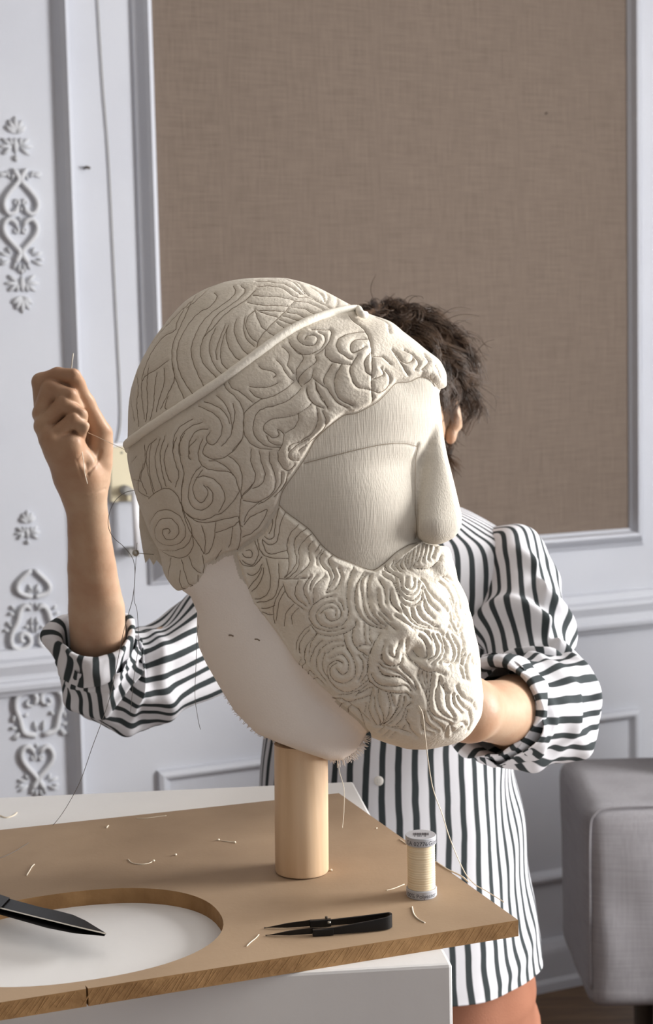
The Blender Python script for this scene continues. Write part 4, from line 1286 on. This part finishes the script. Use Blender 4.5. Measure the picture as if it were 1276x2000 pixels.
# palm and back of the hand
palm = chain([(160, 962, 2, 38), (150, 930, 4, 42), (128, 880, 8, 42)], 20)
for (mx, my, mw, r) in ((84, 792, -34, 18), (82, 808, -12, 20), (86, 832, 10, 21), (98, 858, 28, 22)):
    palm = smin(palm, sd_cone(U, Vv, Wc, (150, 930, mw*.5), (mx, my, mw), 30, r), 14)
palm = smin(palm, sd_cone(U, Vv, Wc, (166, 938, 12), (140, 876, 26), 35, 25), 16)      # heel of the hand, little-finger side
palm = smin(palm, sd_cone(U, Vv, Wc, (186, 935, -10), (196, 868, -18), 30, 24), 14)    # ball of the thumb
hand = smin(arm_, palm, 22)
fing = [
 [(84, 792, -34, 19), (80, 746, -26, 18), (112, 734, -16, 16.5), (141, 734, -4, 14)],        # index, folded over to the thumb
 [(82, 808, -12, 20), (99, 760, -6, 19), (136, 775, 8, 17), (150, 797, 0, 14.5)],              # middle
 [(86, 832, 10, 19), (125, 790, 14, 17.5), (156, 812, 22, 15.5), (158, 834, 12, 13.5)],            # ring
 [(98, 858, 28, 16.5), (143, 820, 32, 14.5), (166, 838, 32, 13.5), (158, 850, 14, 11.5)],          # little
]
for f in fing: hand = smin(hand, chain(f, 5), 2.5)
thumb = chain([(192, 905, -14, 27), (196, 848, -22, 22), (168, 788, -20, 18), (150, 750, -12, 16), (146, 735, -6, 13)], 8)
hand = smin(hand, thumb, 6)
hand = smin(hand, sd_cone(U, Vv, Wc, (122, 762, -20), (140, 850, -8), 17, 30), 8)      # closed inside of the fist
hand = smax(hand, -sd_cone(U, Vv, Wc, (184, 846, 30), (172, 900, 50), 10, 8), 20)     # hollow of the palm
# creases between fingers and at the wrist
V1, Q1 = surface_nets(hand, ax)
n1 = vert_normals(V1, Q1)
cre = np.zeros(len(V1))
for pts, dep, wd in (([(196, 880), (188, 905), (172, 925)], 2.0, 3.0), ([(136, 958), (165, 968), (205, 955)], 1.4, 2.5), ([(150, 900), (160, 930)], 1.0, 3), ([(168, 905), (172, 930)], 1.0, 3), ([(110, 760), (118, 772)], -1.0, 6)):
    c = catmull(np.array(pts, float), 40); d = np.min(np.hypot(V1[:, None, 0]-c[None, :, 0], V1[:, None, 1]-c[None, :, 1]), axis=1); cre -= dep*np.exp(-(d/wd)**2)*(V1[:, 2] > 0)
V1 = V1+n1*(cre+0.6*wob(V1, 30, 8, 4))[:, None]
armL_V = A3(V1); armL_Q = Q1[:, ::-1]

# --- the rest of the body in metres
elL = P(215, 1318, float(arm_depth(1318.))+.004);  shL = P(548, 1090, 1.80); shR = P(1012, 1090, 1.80)
elR = P(1072, 1398, 1.60); wrR = P(915, 1386, 1.385)
hd = P(762, 790, 1.80); nk = P(768, 1010, 1.84); chest = P(782, 1230, 1.84); belly = P(780, 1560, 1.85); hip = P(785, 1900, 1.86)
lo_ = np.array([-0.30, 1.30, 0.55]); hi_ = np.array([0.36, 2.02, 1.74])
ax, X_, Y_, Z_ = grid(lo_, hi_, 0.0065)
head = sd_ell(X_, Y_, Z_, hd+np.array([0, .012, .015]), (.074, .094, .108))
head = smin(head, sd_ell(X_, Y_, Z_, hd+np.array([0, -.030, -.055]), (.054, .056, .066)), .03)        # jaw and face
head = smin(head, sd_cone(X_, Y_, Z_, hd+np.array([0, -.088, .012]), hd+np.array([0, -.108, -.022]), .010, .015), .012)   # nose
head = smin(head, sd_ell(X_, Y_, Z_, hd+np.array([0, -.082, -.058]), (.024, .014, .009)), .010)        # lips
head = smin(head, sd_ell(X_, Y_, Z_, hd+np.array([0, -.078, .034]), (.052, .016, .012)), .02)         # brow
for sgn in (-1, 1):
    head = smax(head, -sd_ell(X_, Y_, Z_, hd+np.array([sgn*.031, -.094, .012]), (.016, .014, .010)), .012)
body = smin(head, sd_cone(X_, Y_, Z_, hd+np.array([0, .02, -.07]), nk, .052, .058), .03)
body = smin(body, sd_ell(X_, Y_, Z_, chest, (.128, .072, .18)), .05)
body = smin(body, sd_cone(X_, Y_, Z_, shL+np.array([.06, 0, 0]), shR-np.array([.05, 0, 0]), .036, .036), .04)
body = smin(body, sd_ell(X_, Y_, Z_, belly, (.118, .076, .24)), .05)
body = smin(body, sd_ell(X_, Y_, Z_, hip, (.128, .084, .14)), .05)
body = smin(body, sd_cone(X_, Y_, Z_, P(565, 1140, 1.80), elL, .026, .022), .03)
body = smin(body, sd_cone(X_, Y_, Z_, shR+np.array([-.03, 0, -.01]), elR, .027, .022), .02)
body = smin(body, sd_cone(X_, Y_, Z_, hip+np.array([-.075, 0, -.06]), hip+np.array([-.08, 0, -.5]), .075, .06), .04)
body = smin(body, sd_cone(X_, Y_, Z_, hip+np.array([.075, 0, -.06]), hip+np.array([.08, 0, -.5]), .075, .06), .04)
V2, Q2 = surface_nets(body, ax)
# --- holding forearm and hand behind the beard, finer
lo_ = np.array([-0.02, 1.22, 1.16]); hi_ = np.array([0.31, 1.68, 1.46])
ax, X_, Y_, Z_ = grid(lo_, hi_, 0.0032)
fdir = (wrR-elR)/np.linalg.norm(wrR-elR)
fa_ = sd_cone(X_, Y_, Z_, elR, elR+fdir*.10, .025, .036); fa_ = smin(fa_, sd_cone(X_, Y_, Z_, elR+fdir*.10, wrR, .035, .026), .02)
hx = np.array([-.70, -.28, .42]); hx /= np.linalg.norm(hx); hz = np.array([0, 0, 1.0]); hz -= hx*np.dot(hz, hx); hz /= np.linalg.norm(hz); hy = np.cross(hz, hx)
pm = wrR+hx*.05
g_ = smin(sd_cone(X_, Y_, Z_, wrR, pm+hz*.018, .027, .020), sd_cone(X_, Y_, Z_, wrR, pm-hz*.020, .027, .018), .012)
for i, (off, L) in enumerate(((.032, .95), (.011, 1.05), (-.010, .98), (-.029, .78))):
    b0 = pm+hz*off*.95+hx*.012; b1 = b0+hx*.040*L-hy*.000; b2 = b1+hx*.024*L+np.array([-.004, -.012, 0])*L; b3 = b2+np.array([.002, -.020, 0])*L
    fg = smin(smin(sd_cone(X_, Y_, Z_, b0, b1, .0098, .0088), sd_cone(X_, Y_, Z_, b1, b2, .0088, .008), .003), sd_cone(X_, Y_, Z_, b2, b3, .008, .007), .003)
    g_ = smin(g_, fg, .004)
t0 = wrR+hx*.022+hz*.022; t1 = t0+hx*.022+hz*.030+np.array([0, -.012, 0]); t2 = t1+hx*.024+hz*.010+np.array([0, -.010, 0])
g_ = smin(g_, smin(sd_cone(X_, Y_, Z_, t0, t1, .014, .0105), sd_cone(X_, Y_, Z_, t1, t2, .0105, .0085), .004), .006)
fa_ = smin(fa_, g_, .012)
V3, Q3 = surface_nets(fa_, ax)
def union(parts):
    "one closed surface from several overlapping ones"
    obs = []
    for V, Q in parts:
        o = bpy.data.objects.new('tmp', np_mesh('tmp', V, Q)); COL.objects.link(o); obs.append(o)
    for o in obs[1:]:
        m = obs[0].modifiers.new('b', 'BOOLEAN'); m.operation = 'UNION'; m.object = o
        m.solver = 'EXACT'
    dg = bpy.context.evaluated_depsgraph_get(); me = bpy.data.meshes.new_from_object(obs[0].evaluated_get(dg))
    for o in obs: bpy.data.objects.remove(o)
    me.polygons.foreach_set('use_smooth', np.ones(len(me.polygons), bool))
    return me
bodyo = obj('body', union([(V2, Q2), (armL_V, armL_Q), (V3, Q3)]), MT['skin'], person); bodyo.data.name = 'body'
sm = bodyo.modifiers.new('sm', 'SMOOTH'); sm.factor = .5; sm.iterations = 1
for sgn in (-1, 1):      # eyes
    c = hd+np.array([sgn*.031, -.080, .012])
    lathe('eye', [(.0001, -.010), (.006, -.008), (.0095, -.003), (.0098, .003), (.006, .008), (.0001, .010)], MT['eye'], person, c, 16)
# ears
for sgn in (-1, 1):
    c = hd+np.array([sgn*.073, .006, -.016])
    axe, X_, Y_, Z_ = grid(c-.045, c+.045, .0022)
    e_ = sd_ell(X_, Y_, Z_, c+np.array([sgn*.004, .004, .008]), (.011, .021, .027), roty(sgn*-.25))
    e_ = smin(e_, sd_ell(X_, Y_, Z_, c+np.array([0, -.006, -.020]), (.008, .010, .014)), .008)
    e_ = smax(e_, -sd_ell(X_, Y_, Z_, c+np.array([sgn*.015, -.003, .008]), (.010, .014, .019)), .004)
    e_ = smin(e_, sd_cone(X_, Y_, Z_, c+np.array([sgn*.004, -.014, -.002]), c+np.array([sgn*.004, -.013, -.010]), .005, .005), .004)
    Ve, Qe = surface_nets(e_, axe); obj('ear', np_mesh('ear', Ve, Qe), MT['skin'], person)
# thumb nail
_nl = A3(np.array([(134 + 6*a, 727 + 5*b, 8 - 3*a*a - 2*b*b) for a in (-1, -.5, 0, .5, 1) for b in (-1, 0, 1)]))

# --- clothing: lofted tubes with stripes running along them
def loft(name, rings, n_al, n_ar, mat_, parent, fold=None, uscale=1.0, vflip=False, thick=.0009, ang0=0.0, uoff=0.0):
    "rings: (centre, half-axis a, half-axis b, squareness)"
    K = len(rings); C = catmull([r[0] for r in rings], n_al); A = catmull([r[1] for r in rings], n_al); B = catmull([r[2] for r in rings], n_al)
    th = np.linspace(0, 2*math.pi, n_ar, endpoint=False)+ang0
    c, s = np.cos(th), np.sin(th)
    V = C[:, None, :]+c[None, :, None]*A[:, None, :]+s[None, :, None]*B[:, None, :]
    nr = c[None, :, None]*A[:, None, :]/np.linalg.norm(A, axis=1)[:, None, None]+s[None, :, None]*B[:, None, :]/np.linalg.norm(B, axis=1)[:, None, None]
    nr /= np.linalg.norm(nr, axis=2)[:, :, None]
    tt = np.linspace(0, 1, n_al)
    if fold is not None: V = V+nr*fold(tt[:, None], th[None, :], V)[:, :, None]
    circ = float(np.mean([2*math.pi*math.sqrt((np.dot(a, a)+np.dot(b, b))/2) for a, b in zip(A, B)]))
    nst = max(4, round(circ*uscale/.0150))*.0150
    L = np.concatenate([[0], np.cumsum(np.linalg.norm(np.diff(C, axis=0), axis=1))])
    ii = np.arange(n_al-1)[:, None]; jj = np.arange(n_ar)[None, :]; kk = (jj+1) % n_ar
    F = np.stack([ii*n_ar+jj, ii*n_ar+kk, (ii+1)*n_ar+kk, (ii+1)*n_ar+jj], 2).reshape(-1, 4)
    u0 = np.broadcast_to(jj/n_ar*nst+uoff, (n_al-1, n_ar)); u1 = u0+nst/n_ar
    l0 = np.broadcast_to(L[:-1, None], (n_al-1, n_ar)); l1 = np.broadcast_to(L[1:, None], (n_al-1, n_ar))
    uv = np.stack([np.stack([u0, l0], 2), np.stack([u1, l0], 2), np.stack([u1, l1], 2), np.stack([u0, l1], 2)], 2)
    me = np_mesh(name, V.reshape(-1, 3), F); ul = me.uv_layers.new(name='UVMap'); ul.data.foreach_set('uv', np.ascontiguousarray(uv, np.float32).ravel())
    o = obj(name, me, mat_, parent)
    m = o.modifiers.new('sol', 'SOLIDIFY'); m.thickness = thick; m.offset = -1
    return o
def ridge(x, p=1.6): return (0.5+0.5*np.sin(x))**p
def ring_lr(y, xl, xr, D, dep, up=0.0, yawdeg=0.0):
    l, r = P(xl, y, D), P(xr, y, D); c = (l+r)/2; a = (r-l)/2; a[2] = 0
    n = np.array([-a[1], a[0], 0]); n /= np.linalg.norm(n); return (c+np.array([0, 0, up]), a, n*dep)
# shirt body, from the collar down to the hem
tr = [ring_lr(985, 712, 872, 1.82, .060), ring_lr(1003, 676, 918, 1.82, .072), ring_lr(1034, 620, 975, 1.82, .078), ring_lr(1065, 565, 1022, 1.82, .088), ring_lr(1130, 545, 1030, 1.82, .100), ring_lr(1250, 535, 1018, 1.82, .112), ring_lr(1400, 522, 1004, 1.82, .115),
      ring_lr(1500, 516, 1004, 1.82, .115), ring_lr(1600, 512, 1016, 1.82, .116), ring_lr(1700, 508, 1018, 1.82, .118), ring_lr(1800, 504, 1028, 1.82, .121), ring_lr(1850, 502, 1032, 1.82, .122), ring_lr(1880, 504, 1032, 1.82, .122)]
def fold_t(t, th, V):
    f = .005*ridge(th*7+3*t+1.2*np.sin(t*5), 2)*sstep(.25, .7, t)+.004*np.sin(th*3+t*9)*sstep(.3, .8, t)
    f = f+.0035*ridge(t*34+2.5*np.sin(th*2)+th*3, 2.5)*np.exp(-((th-5.9)/.5)**2)*sstep(.55, .8, t)
    f = f+.004*wob(V.reshape(-1, 3), .045, 10, 21).reshape(V.shape[:2])
    return f
shirt = loft('shirt', tr, 150, 220, MT['stripe'], person, fold_t, uscale=1.0)
# hem dips at the front: lower ring pulled down there
me = shirt.data; nV = len(me.vertices); co = np.empty(nV*3, np.float32); me.vertices.foreach_get('co', co); co = co.reshape(150, 220, 3)
thh = np.linspace(0, 2*math.pi, 220, endpoint=False)
dip = .004*np.clip(np.cos(thh+math.pi/2-.35), -.2, 1)**1.0
co[:, :, 2] -= (sstep(.75, 1, np.linspace(0, 1, 150))[:, None]*dip[None, :])
me.vertices.foreach_set('co', co.ravel()); me.update()
# collar
cl = [ring_lr(1003, 716, 872, 1.82, .062), ring_lr(985, 722, 868, 1.83, .062), ring_lr(968, 726, 862, 1.84, .060), ring_lr(975, 716, 874, 1.84, .066), ring_lr(1000, 706, 884, 1.83, .074)]
loft('collar', cl, 30, 90, MT['stripe'], shirt)
# buttons and placket
sb_ = BVHTree.FromPolygons([tuple(v.co) for v in shirt.data.vertices], [tuple(p.vertices) for p in shirt.data.polygons])
for by in (1130, 1330, 1525, 1715):
    d_ = P(740, by, 1.0)-CAM; hit = sb_.ray_cast(Vector(CAM), Vector(d_).normalized())
    c = np.array(hit[0]); nb = np.array(hit[1]); nb = nb if nb[1] < 0 else -nb
    V, F = tube_arrays([c, c+nb*.0012, c+nb*.0016], [.0056, .0056, .0048], 20, up=(1, 0, 0)); bt = obj('button', mesh_data('button', V, F), MT['button'], shirt); bevel(bt, .0003, 1)
    sx_ = np.array([1.0, 0, 0]); sx_ -= nb*np.dot(sx_, nb); sz_ = np.cross(nb, sx_); mbh = MB()
    for a_, b_ in ((-1, -1), (1, -1), (1, 1), (-1, 1)):
        q = c+sx_*a_*.0013+sz_*b_*.0013; mbh.add(*tube_arrays([q+nb*.0014, q+nb*.0018], [.0005, .0005], 8))
    mbh.build('button_holes', MT['grey'], bt)
# sleeves: rings set across the direction of the arm
def arm_rings(pts, rad, flat=1.0, up=(0, 0, 1.0)):
    C = np.array(pts, float); T = np.gradient(C, axis=0); T /= np.linalg.norm(T, axis=1)[:, None]
    ref = np.array(up); a = ref-T[0]*np.dot(ref, T[0]); a /= np.linalg.norm(a); out = []
    for i in range(len(C)):
        a = a-T[i]*np.dot(a, T[i]); a /= np.linalg.norm(a); b = np.cross(T[i], a)
        out.append((C[i], a*rad[i], b*rad[i]*flat))
    return out
ad = lambda v: float(arm_depth(np.array(v, float)))
sl_c = [P(600, 1085, 1.80), P(520, 1150, 1.74), P(450, 1215, 1.68), P(380, 1268, 1.635), P(310, 1305, 1.60), P(250, 1325, 1.578), P(208, 1322, 1.565), P(190, 1290, 1.545), P(188, 1262, 1.53)]
sl_r = [.062, .064, .059, .054, .050, .049, .047, .042, .039]
def fold_l(t, th, V):
    f = .0065*ridge(t*52+1.6*np.sin(th*2+1)+th*1.0, 2.2)*sstep(.40, .6, t)*(1-sstep(.86, .98, t))
    f = f+.007*ridge(th*4+t*10, 2)*sstep(.05, .3, t)*(1-sstep(.6, .8, t))+.006*ridge(th*6-t*14+2, 2)*sstep(.35, .6, t)
    f = f+.0045*wob(V.reshape(-1, 3), .022, 12, 31).reshape(V.shape[:2])
    return f-.004
slL = loft('sleeve', arm_rings(sl_c, sl_r), 170, 150, MT['stripe'], shirt, fold_l)
sr_c = [P(960, 1075, 1.81), P(1000, 1085, 1.80), P(1012, 1140, 1.765), P(1020, 1220, 1.718), P(1034, 1300, 1.668), P(1052, 1352, 1.628), P(1066, 1385, 1.60), P(1070, 1398, 1.59), P(1070, 1404, 1.585)]
sr_r = [.036, .046, .050, .051, .050, .048, .044, .038, .030]
def fold_r(t, th, V):
    f = .015*ridge(t*30+1.6*th+.9*np.sin(th*2), 3.0)*sstep(.16, .34, t)*(1-sstep(.8, .95, t))
    f = f+.007*ridge(th*5+t*8, 2)*sstep(.5, .8, t)+.004*ridge(t*70-th*2, 2)*sstep(.45, .7, t)
    f = f+.0055*wob(V.reshape(-1, 3), .025, 12, 41).reshape(V.shape[:2])
    return f-.004
slR = loft('sleeve', arm_rings(sr_c, sr_r), 170, 150, MT['stripe'], shirt, fold_r)
# rolled cuffs
def cuff(c0, axis, r_in, r_out, wdt, seed, upv, squash=1.0, tilt=0.0):
    axis = np.array(axis, float); axis /= np.linalg.norm(axis)
    a = np.array(upv, float); a -= axis*np.dot(a, axis); a /= np.linalg.norm(a); b = np.cross(axis, a)
    prof = [(r_in, -.6), (r_in*1.0, -.1), (r_in*1.01, .30), (r_in*1.06, .47), ((r_in+r_out)/2, .5), (r_out*.97, .44), (r_out, .2), (r_out*1.01, -.15), (r_out*.99, -.42), (r_out*.95, -.52), (r_in*.95, -.56)]
    rings = [(c0+axis*h*wdt, a*r, b*r*squash) for r, h in prof]
    def fl_(t, th, V): 
        return (.0055*wob(V.reshape(-1, 3), .020, 12, seed).reshape(V.shape[:2])+.005*ridge(th*3+t*4+seed, 2)+.0025*ridge(th*9+6*t, 2))*sstep(.15, .5, t)
    return loft('cuff', rings, 70, 150, MT['stripe'], shirt, fl_)
cuff(P(187, 1256, 1.525), P(183, 1180, 1.49)-P(190, 1280, 1.54), .0335, .0405, .040, 3, (1, 0, 0), 1.0)
# turned-back flap under the elbow
fdR = (wrR-elR)/np.linalg.norm(wrR-elR)
# forearm part of the right sleeve: a loose bag from the elbow to the turned-back mouth
fax = [(1126, 1366, 1.625, .006), (1122, 1367, 1.62, .026), (1108, 1371, 1.607, .042), (1080, 1378, 1.583, .0505), (1045, 1384, 1.553, .0530), (1010, 1387, 1.523, .0515), (985, 1388, 1.50, .0490), (968, 1389, 1.485, .0480)]
def fold_b(t, th, V):
    f = .008*ridge(th*3+t*7+.5, 2.2)*sstep(.1, .35, t)+.005*ridge(th*5-t*16+1.0, 2.5)*sstep(.15, .4, t)+.0045*ridge(t*26+1.5*np.sin(th*2)+th, 2.5)*sstep(.2, .4, t)
    return f+.0030*wob(V.reshape(-1, 3), .022, 12, 61).reshape(V.shape[:2])*sstep(.05, .3, t)-.001
loft('forearm_sleeve', arm_rings([P(a_, b_, c_) for a_, b_, c_, _ in fax], [f_[3] for f_ in fax], .98), 140, 160, MT['stripe'], shirt, fold_b)
cuff(P(972, 1388, 1.489), fdR+np.array([.05, 0, -.02]), .0440, .0495, .034, 5, (0, 0, 1.0), .96)
# trousers
def leg_rings(sg):
    return [(hip+np.array([sg*.072, 0, .02]), np.array([.088, 0, 0]), np.array([0, .115, 0])), (hip+np.array([sg*.078, 0, -.10]), np.array([.090, 0, 0]), np.array([0, .112, 0])), (hip+np.array([sg*.085, 0, -.35]), np.array([.080, 0, 0]), np.array([0, .090, 0])),
            (np.array([hip[0]+sg*.095, hip[1], .30]), np.array([.070, 0, 0]), np.array([0, .075, 0])), (np.array([hip[0]+sg*.10, hip[1], .06]), np.array([.062, 0, 0]), np.array([0, .068, 0]))]
def fold_p(t, th, V): return .004*wob(V.reshape(-1, 3), .04, 10, 51).reshape(V.shape[:2])+.005*ridge(t*40+th*2, 2)*np.exp(-((t-.15)/.12)**2)
pants = loft('trousers', [ (hip+np.array([0, 0, .10]), np.array([.145, 0, 0]), np.array([0, .104, 0])), (hip+np.array([0, 0, .03]), np.array([.156, 0, 0]), np.array([0, .110, 0])), (hip+np.array([0, 0, -.06]), np.array([.164, 0, 0]), np.array([0, .115, 0])), (hip+np.array([0, 0, -.15]), np.array([.16, 0, 0]), np.array([0, .105, 0]))], 60, 140, MT['trouser'], person, fold_p)
for sg in (-1, 1): loft('trouser_leg', leg_rings(sg), 60, 70, MT['trouser'], pants, fold_p)
for sg in (-1, 1):
    c = np.array([hip[0]+sg*.10, hip[1]-.06, 0])
    V = []; 
    o = lathe('shoe', [(.040, .0), (.046, .012), (.044, .04), (.036, .065), (.030, .08)], MT['dark'], person, (0, 0, 0), 24)
    for v in o.data.vertices: v.co = Vector((c[0]+v.co.x, c[1]+v.co.y*2.6, v.co.z*(1.0 if v.co.y > -.01 else .75)))
# pocket seam on the hip
def on_pants(ang, z, o=.0015):
    return np.array([hip[0]+(.162+o)*math.cos(ang), hip[1]+(.115+o)*math.sin(ang), hip[2]+z])
tube('pocket_seam', [on_pants(-.50, .02, .004), on_pants(-.46, -.02, .004), on_pants(-.52, -.05, .004), on_pants(-.72, -.075, .004), on_pants(-.98, -.09, .004)], .0022, MT['trouser'], pants, 30)

# --- hair: wavy locks round the head
def build_hair():
    r = np.random.default_rng(11); V = []
    hc_ = hd+np.array([.004, .012, .022]); rad = np.array([.080, .100, .098]); n = 14
    for c in range(420):
        for _ in range(60):
            d = r.normal(size=3); d /= np.linalg.norm(d)
            if d[2] > -.62 and not (d[1] < -.30 and d[2] < .25) and not (abs(d[0]) > .55 and d[2] < .12 and d[1] < .42): break
        root = hc_+d*rad*.90
        comb = np.array([d[0]*.55+.3*r.normal(), .45*r.normal()+d[1]*.4-.1, -.85+.35*max(d[2], 0)]); comb -= d*np.dot(comb, d)*.75; comb /= np.linalg.norm(comb)
        L = r.uniform(.045, .075); curl = r.uniform(.006, .013); fr = r.uniform(.8, 1.7); ph = r.uniform(0, 6.28)
        a = np.cross(d, comb); a /= np.linalg.norm(a)+1e-9; b = np.cross(a, comb)
        for s in range(20):
            off = (a*r.normal()+b*r.normal())*.0023
            t = np.linspace(0, 1, n)[:, None]; fl = 1+r.normal()*.10
            C = root+off*1.2+d*(.016*np.sin(t*2.6))+comb*L*fl*t**1.15
            C = C+(a*np.sin(t*6.28*fr+ph)+d*np.cos(t*6.28*fr+ph)*.6)*curl*t+off*(t*.2-t*t*.5)
            q = (C-hc_)/(rad*1.0); ql = np.linalg.norm(q, axis=1)[:, None]; C = np.where(ql < 1, hc_+q/np.maximum(ql, 1e-6)*rad, C)
            if r.random() < .035: C = C+(d*.016+np.array([0, 0, .006])+r.normal(size=3)*.008)*t*t
            V.append(tube_arrays(C, np.linspace(.00060, .00020, n), 3, False)[0])
    m = len(V); one = np.array(tube_arrays(np.stack([np.arange(n), 0*np.arange(n), 0*np.arange(n)], 1).astype(float), 1.0, 3, False)[1])
    Q = (one[None]+np.arange(m)[:, None, None]*(n*3)).reshape(-1, 4)
    return np_mesh('hair', np.vstack(V), Q)
hairo = obj('hair', build_hair(), MT['hair'], person); hairo['kind'] = 'stuff'
# scalp under the locks
ax, X_, Y_, Z_ = grid(hd-.16, hd+.16, .006)
sc1 = sd_ell(X_, Y_, Z_, hd+np.array([.004, .014, .022]), (.079, .099, .098))
sc1 = smax(sc1, -sd_ell(X_, Y_, Z_, hd+np.array([0, -.10, -.03]), (.085, .075, .085)), .02)
sc1 = smax(sc1, -(Z_-(hd[2]-.045))+0*X_, .02)
V, Q = surface_nets(sc1, ax)
obj('hair_mass', np_mesh('hair_mass', V, Q), MT['hair'], hairo)

# ================================================================== threads, needle, pin and loose cloth
def thread(name, pts, label, r=.00032, m='thread', parent=None, n=60):
    V, F = tube_arrays(catmull([P(*p) for p in pts], n), r, 5)
    o = obj(name, mesh_data(name, V, F), MT[m], parent)
    if parent is None: tag(o, label, 'thread')
    return o
hs_ = lambda u, v, w: HD-w*PXH
thread('hanging_thread', [(818, 1378, HD-.075), (826, 1395, HD-.078), (830, 1430, HD-.075), (836, 1480, HD-.06), (846, 1540, HD-.04), (864, 1590, HD-.02), (880, 1640, HD-.01), (905, 1698, DZ(905, 1698, ZT)-.004), (925, 1725, DZ(925, 1725, ZT)-.001), (950, 1740, DZ(950, 1740, ZT)-.001), (985, 1762, DZ(985, 1762, ZT)-.001)], 'long cream thread hanging from the beard down to the board edge', .0004)
thread('hanging_thread', [(659, 1484, HD-.02), (664, 1510, HD-.02), (672, 1540, HD-.015), (672, 1580, HD-.01), (669, 1617, HD-.01)], 'short cream thread hanging from the neck beside the dowel', .0003)
thread('loop_thread', [(262, 958, HD), (245, 962, HD-.005), (225, 978, HD-.01), (213, 1005, HD-.015), (212, 1030, HD-.015), (222, 1050, HD-.01), (240, 1066, HD-.005), (256, 1085, HD), (263, 1105, HD), (263, 1140, HD), (258, 1175, HD)], 'grey thread looping out from the back of the head to the pearl pin', .00026, 'greythread', n=60)
thread('falling_thread', [(258, 1175, HD), (240, 1240, HD), (215, 1360, HD-.01), (180, 1460, HD-.03), (150, 1540, HD-.04), (105, 1610, DZ(105, 1610, ZT)-.004), (50, 1650, DZ(50, 1650, ZT)-.001), (0, 1676, DZ(0, 1676, ZT)-.001), (-60, 1690, DZ(-60, 1690, ZT)-.001)], 'long grey thread falling slantwise past the raised sleeve onto the board', .00026, 'greythread', n=120)
thread('hanging_thread', [(268, 1060, HD), (266, 1090, HD), (264, 1120, HD), (262, 1170, HD), (268, 1195, HD), (270, 1260, HD), (262, 1320, HD), (255, 1390, HD)], 'fine grey thread hanging straight down below the pearl pin', .00022, 'greythread')
thread('hanging_thread', [(392, 1200, HD-.03), (385, 1240, HD-.03), (383, 1300, HD-.03), (381, 1360, HD-.03), (388, 1410, HD-.03), (392, 1425, HD-.03)], 'fine grey thread hanging from the left side of the neck cloth', .00022, 'greythread')
# needle and thread held in the raised hand
nd = thread('sewing_needle', [(143, 690, 1.395), (141, 706, 1.395), (139, 724, 1.398), (137, 738, 1.40)], '', .0006, 'edge', None, 8)
tag(nd, 'thin steel sewing needle pinched between thumb and finger of the raised hand', 'needle')
thread('held_thread', [(151, 840, 1.355), (158, 868, 1.36), (163, 900, 1.362), (166, 925, 1.368), (171, 945, 1.37)], 'pale thread end hanging out of the closed fist', .0003)
thread('taut_thread', [(172, 845, 1.36), (190, 853, 1.345), (215, 865, 1.32), (252, 882, 1.25)], 'taut pale thread from the fist to the headband', .00024)
# pearl pin in the back of the head
pin = thing('pearl_pin', P(266, 1080, HD), 'pearl headed pin stuck in the back of the sculpted head', 'pin')
c = P(265, 1080, HD-.002); pr_ = [(max(.0001, .0028*math.sin(math.pi*i/10)), -.0028*math.cos(math.pi*i/10)) for i in range(11)]
lathe('pin_head', pr_, MT['steel'], pin, c, 18)
V, F = tube_arrays([c, P(300, 1083, HD+.01)], [.0003, .0003], 6); obj('pin_shaft', mesh_data('pin_shaft', V, F), MT['steel'], pin)
# short pins along the headband
for x, y, dx, dy in ((252, 888, -7, -1), (592, 655, 0, 0), (255, 810, -8, 4)):
    pass
# frayed cloth at the back of the head and along the cut edge of the neck
fl_ = [(272, 975), (296, 990), (306, 1040), (312, 1075), (318, 1108), (306, 1094), (300, 1104), (292, 1090), (284, 1100), (278, 1070), (272, 1030)]
mb = MB(); mb.add(*prism([P(x, y, HD+.012) for x, y in fl_], [P(x, y, HD+.0105) for x, y in fl_])); mb.build('loose_cloth', MT['felt'], sculpt)
mb = MB(); r = np.random.default_rng(5)
edge = [(432, 1338), (459, 1388), (503, 1432), (550, 1452), (579, 1463), (607, 1473), (641, 1485), (670, 1485), (698, 1468), (717, 1440)]
E = catmull(edge, 150)
for i in range(150):
    k = 2 if i > 115 else 1
    for _ in range(k):
        t = E[min(i+1, 149)]-E[max(i-1, 0)]; t /= np.linalg.norm(t)+1e-9; nrm = np.array([-t[1], t[0]]);
        if nrm[1] < 0 and i < 125: nrm = -nrm
        if i >= 125: nrm = np.array([abs(nrm[0]), abs(nrm[1])])
        Ln = r.uniform(2, 6) if i < 110 else r.uniform(4, 13)
        b0 = E[i]-nrm*5; e0 = E[i]+nrm*Ln+t*r.normal()*3; md = (b0+e0)/2+t*r.normal()*1.5; dd = HD+r.normal()*.004
        mb.add(*tube_arrays(np.array([P(*b0, dd), P(*md, dd), P(*e0, dd)]), [.0004, .0003, .0002], 4, False))
o = mb.build('frayed_edge', MT['neckcloth'], sculpt, True); o['kind'] = 'stuff'
# two dark tacking stitches on the neck
for a, b in (((448, 1240), (457, 1242)), ((498, 1248), (508, 1251))):
    q = []
    for u, v in (a, ((a[0]+b[0])/2, a[1]), b):
        h_ = bvh.ray_cast(Vector((u, v, 600)), Vector((0, 0, -1))); q.append(np.array(h_[0])+np.array(h_[1])*2.2)
    V, F = tube_arrays(H3(np.array(q)), .0006, 5); obj('tacking_stitch', mesh_data('tacking_stitch', V, F), MT['stitch'], sculpt)
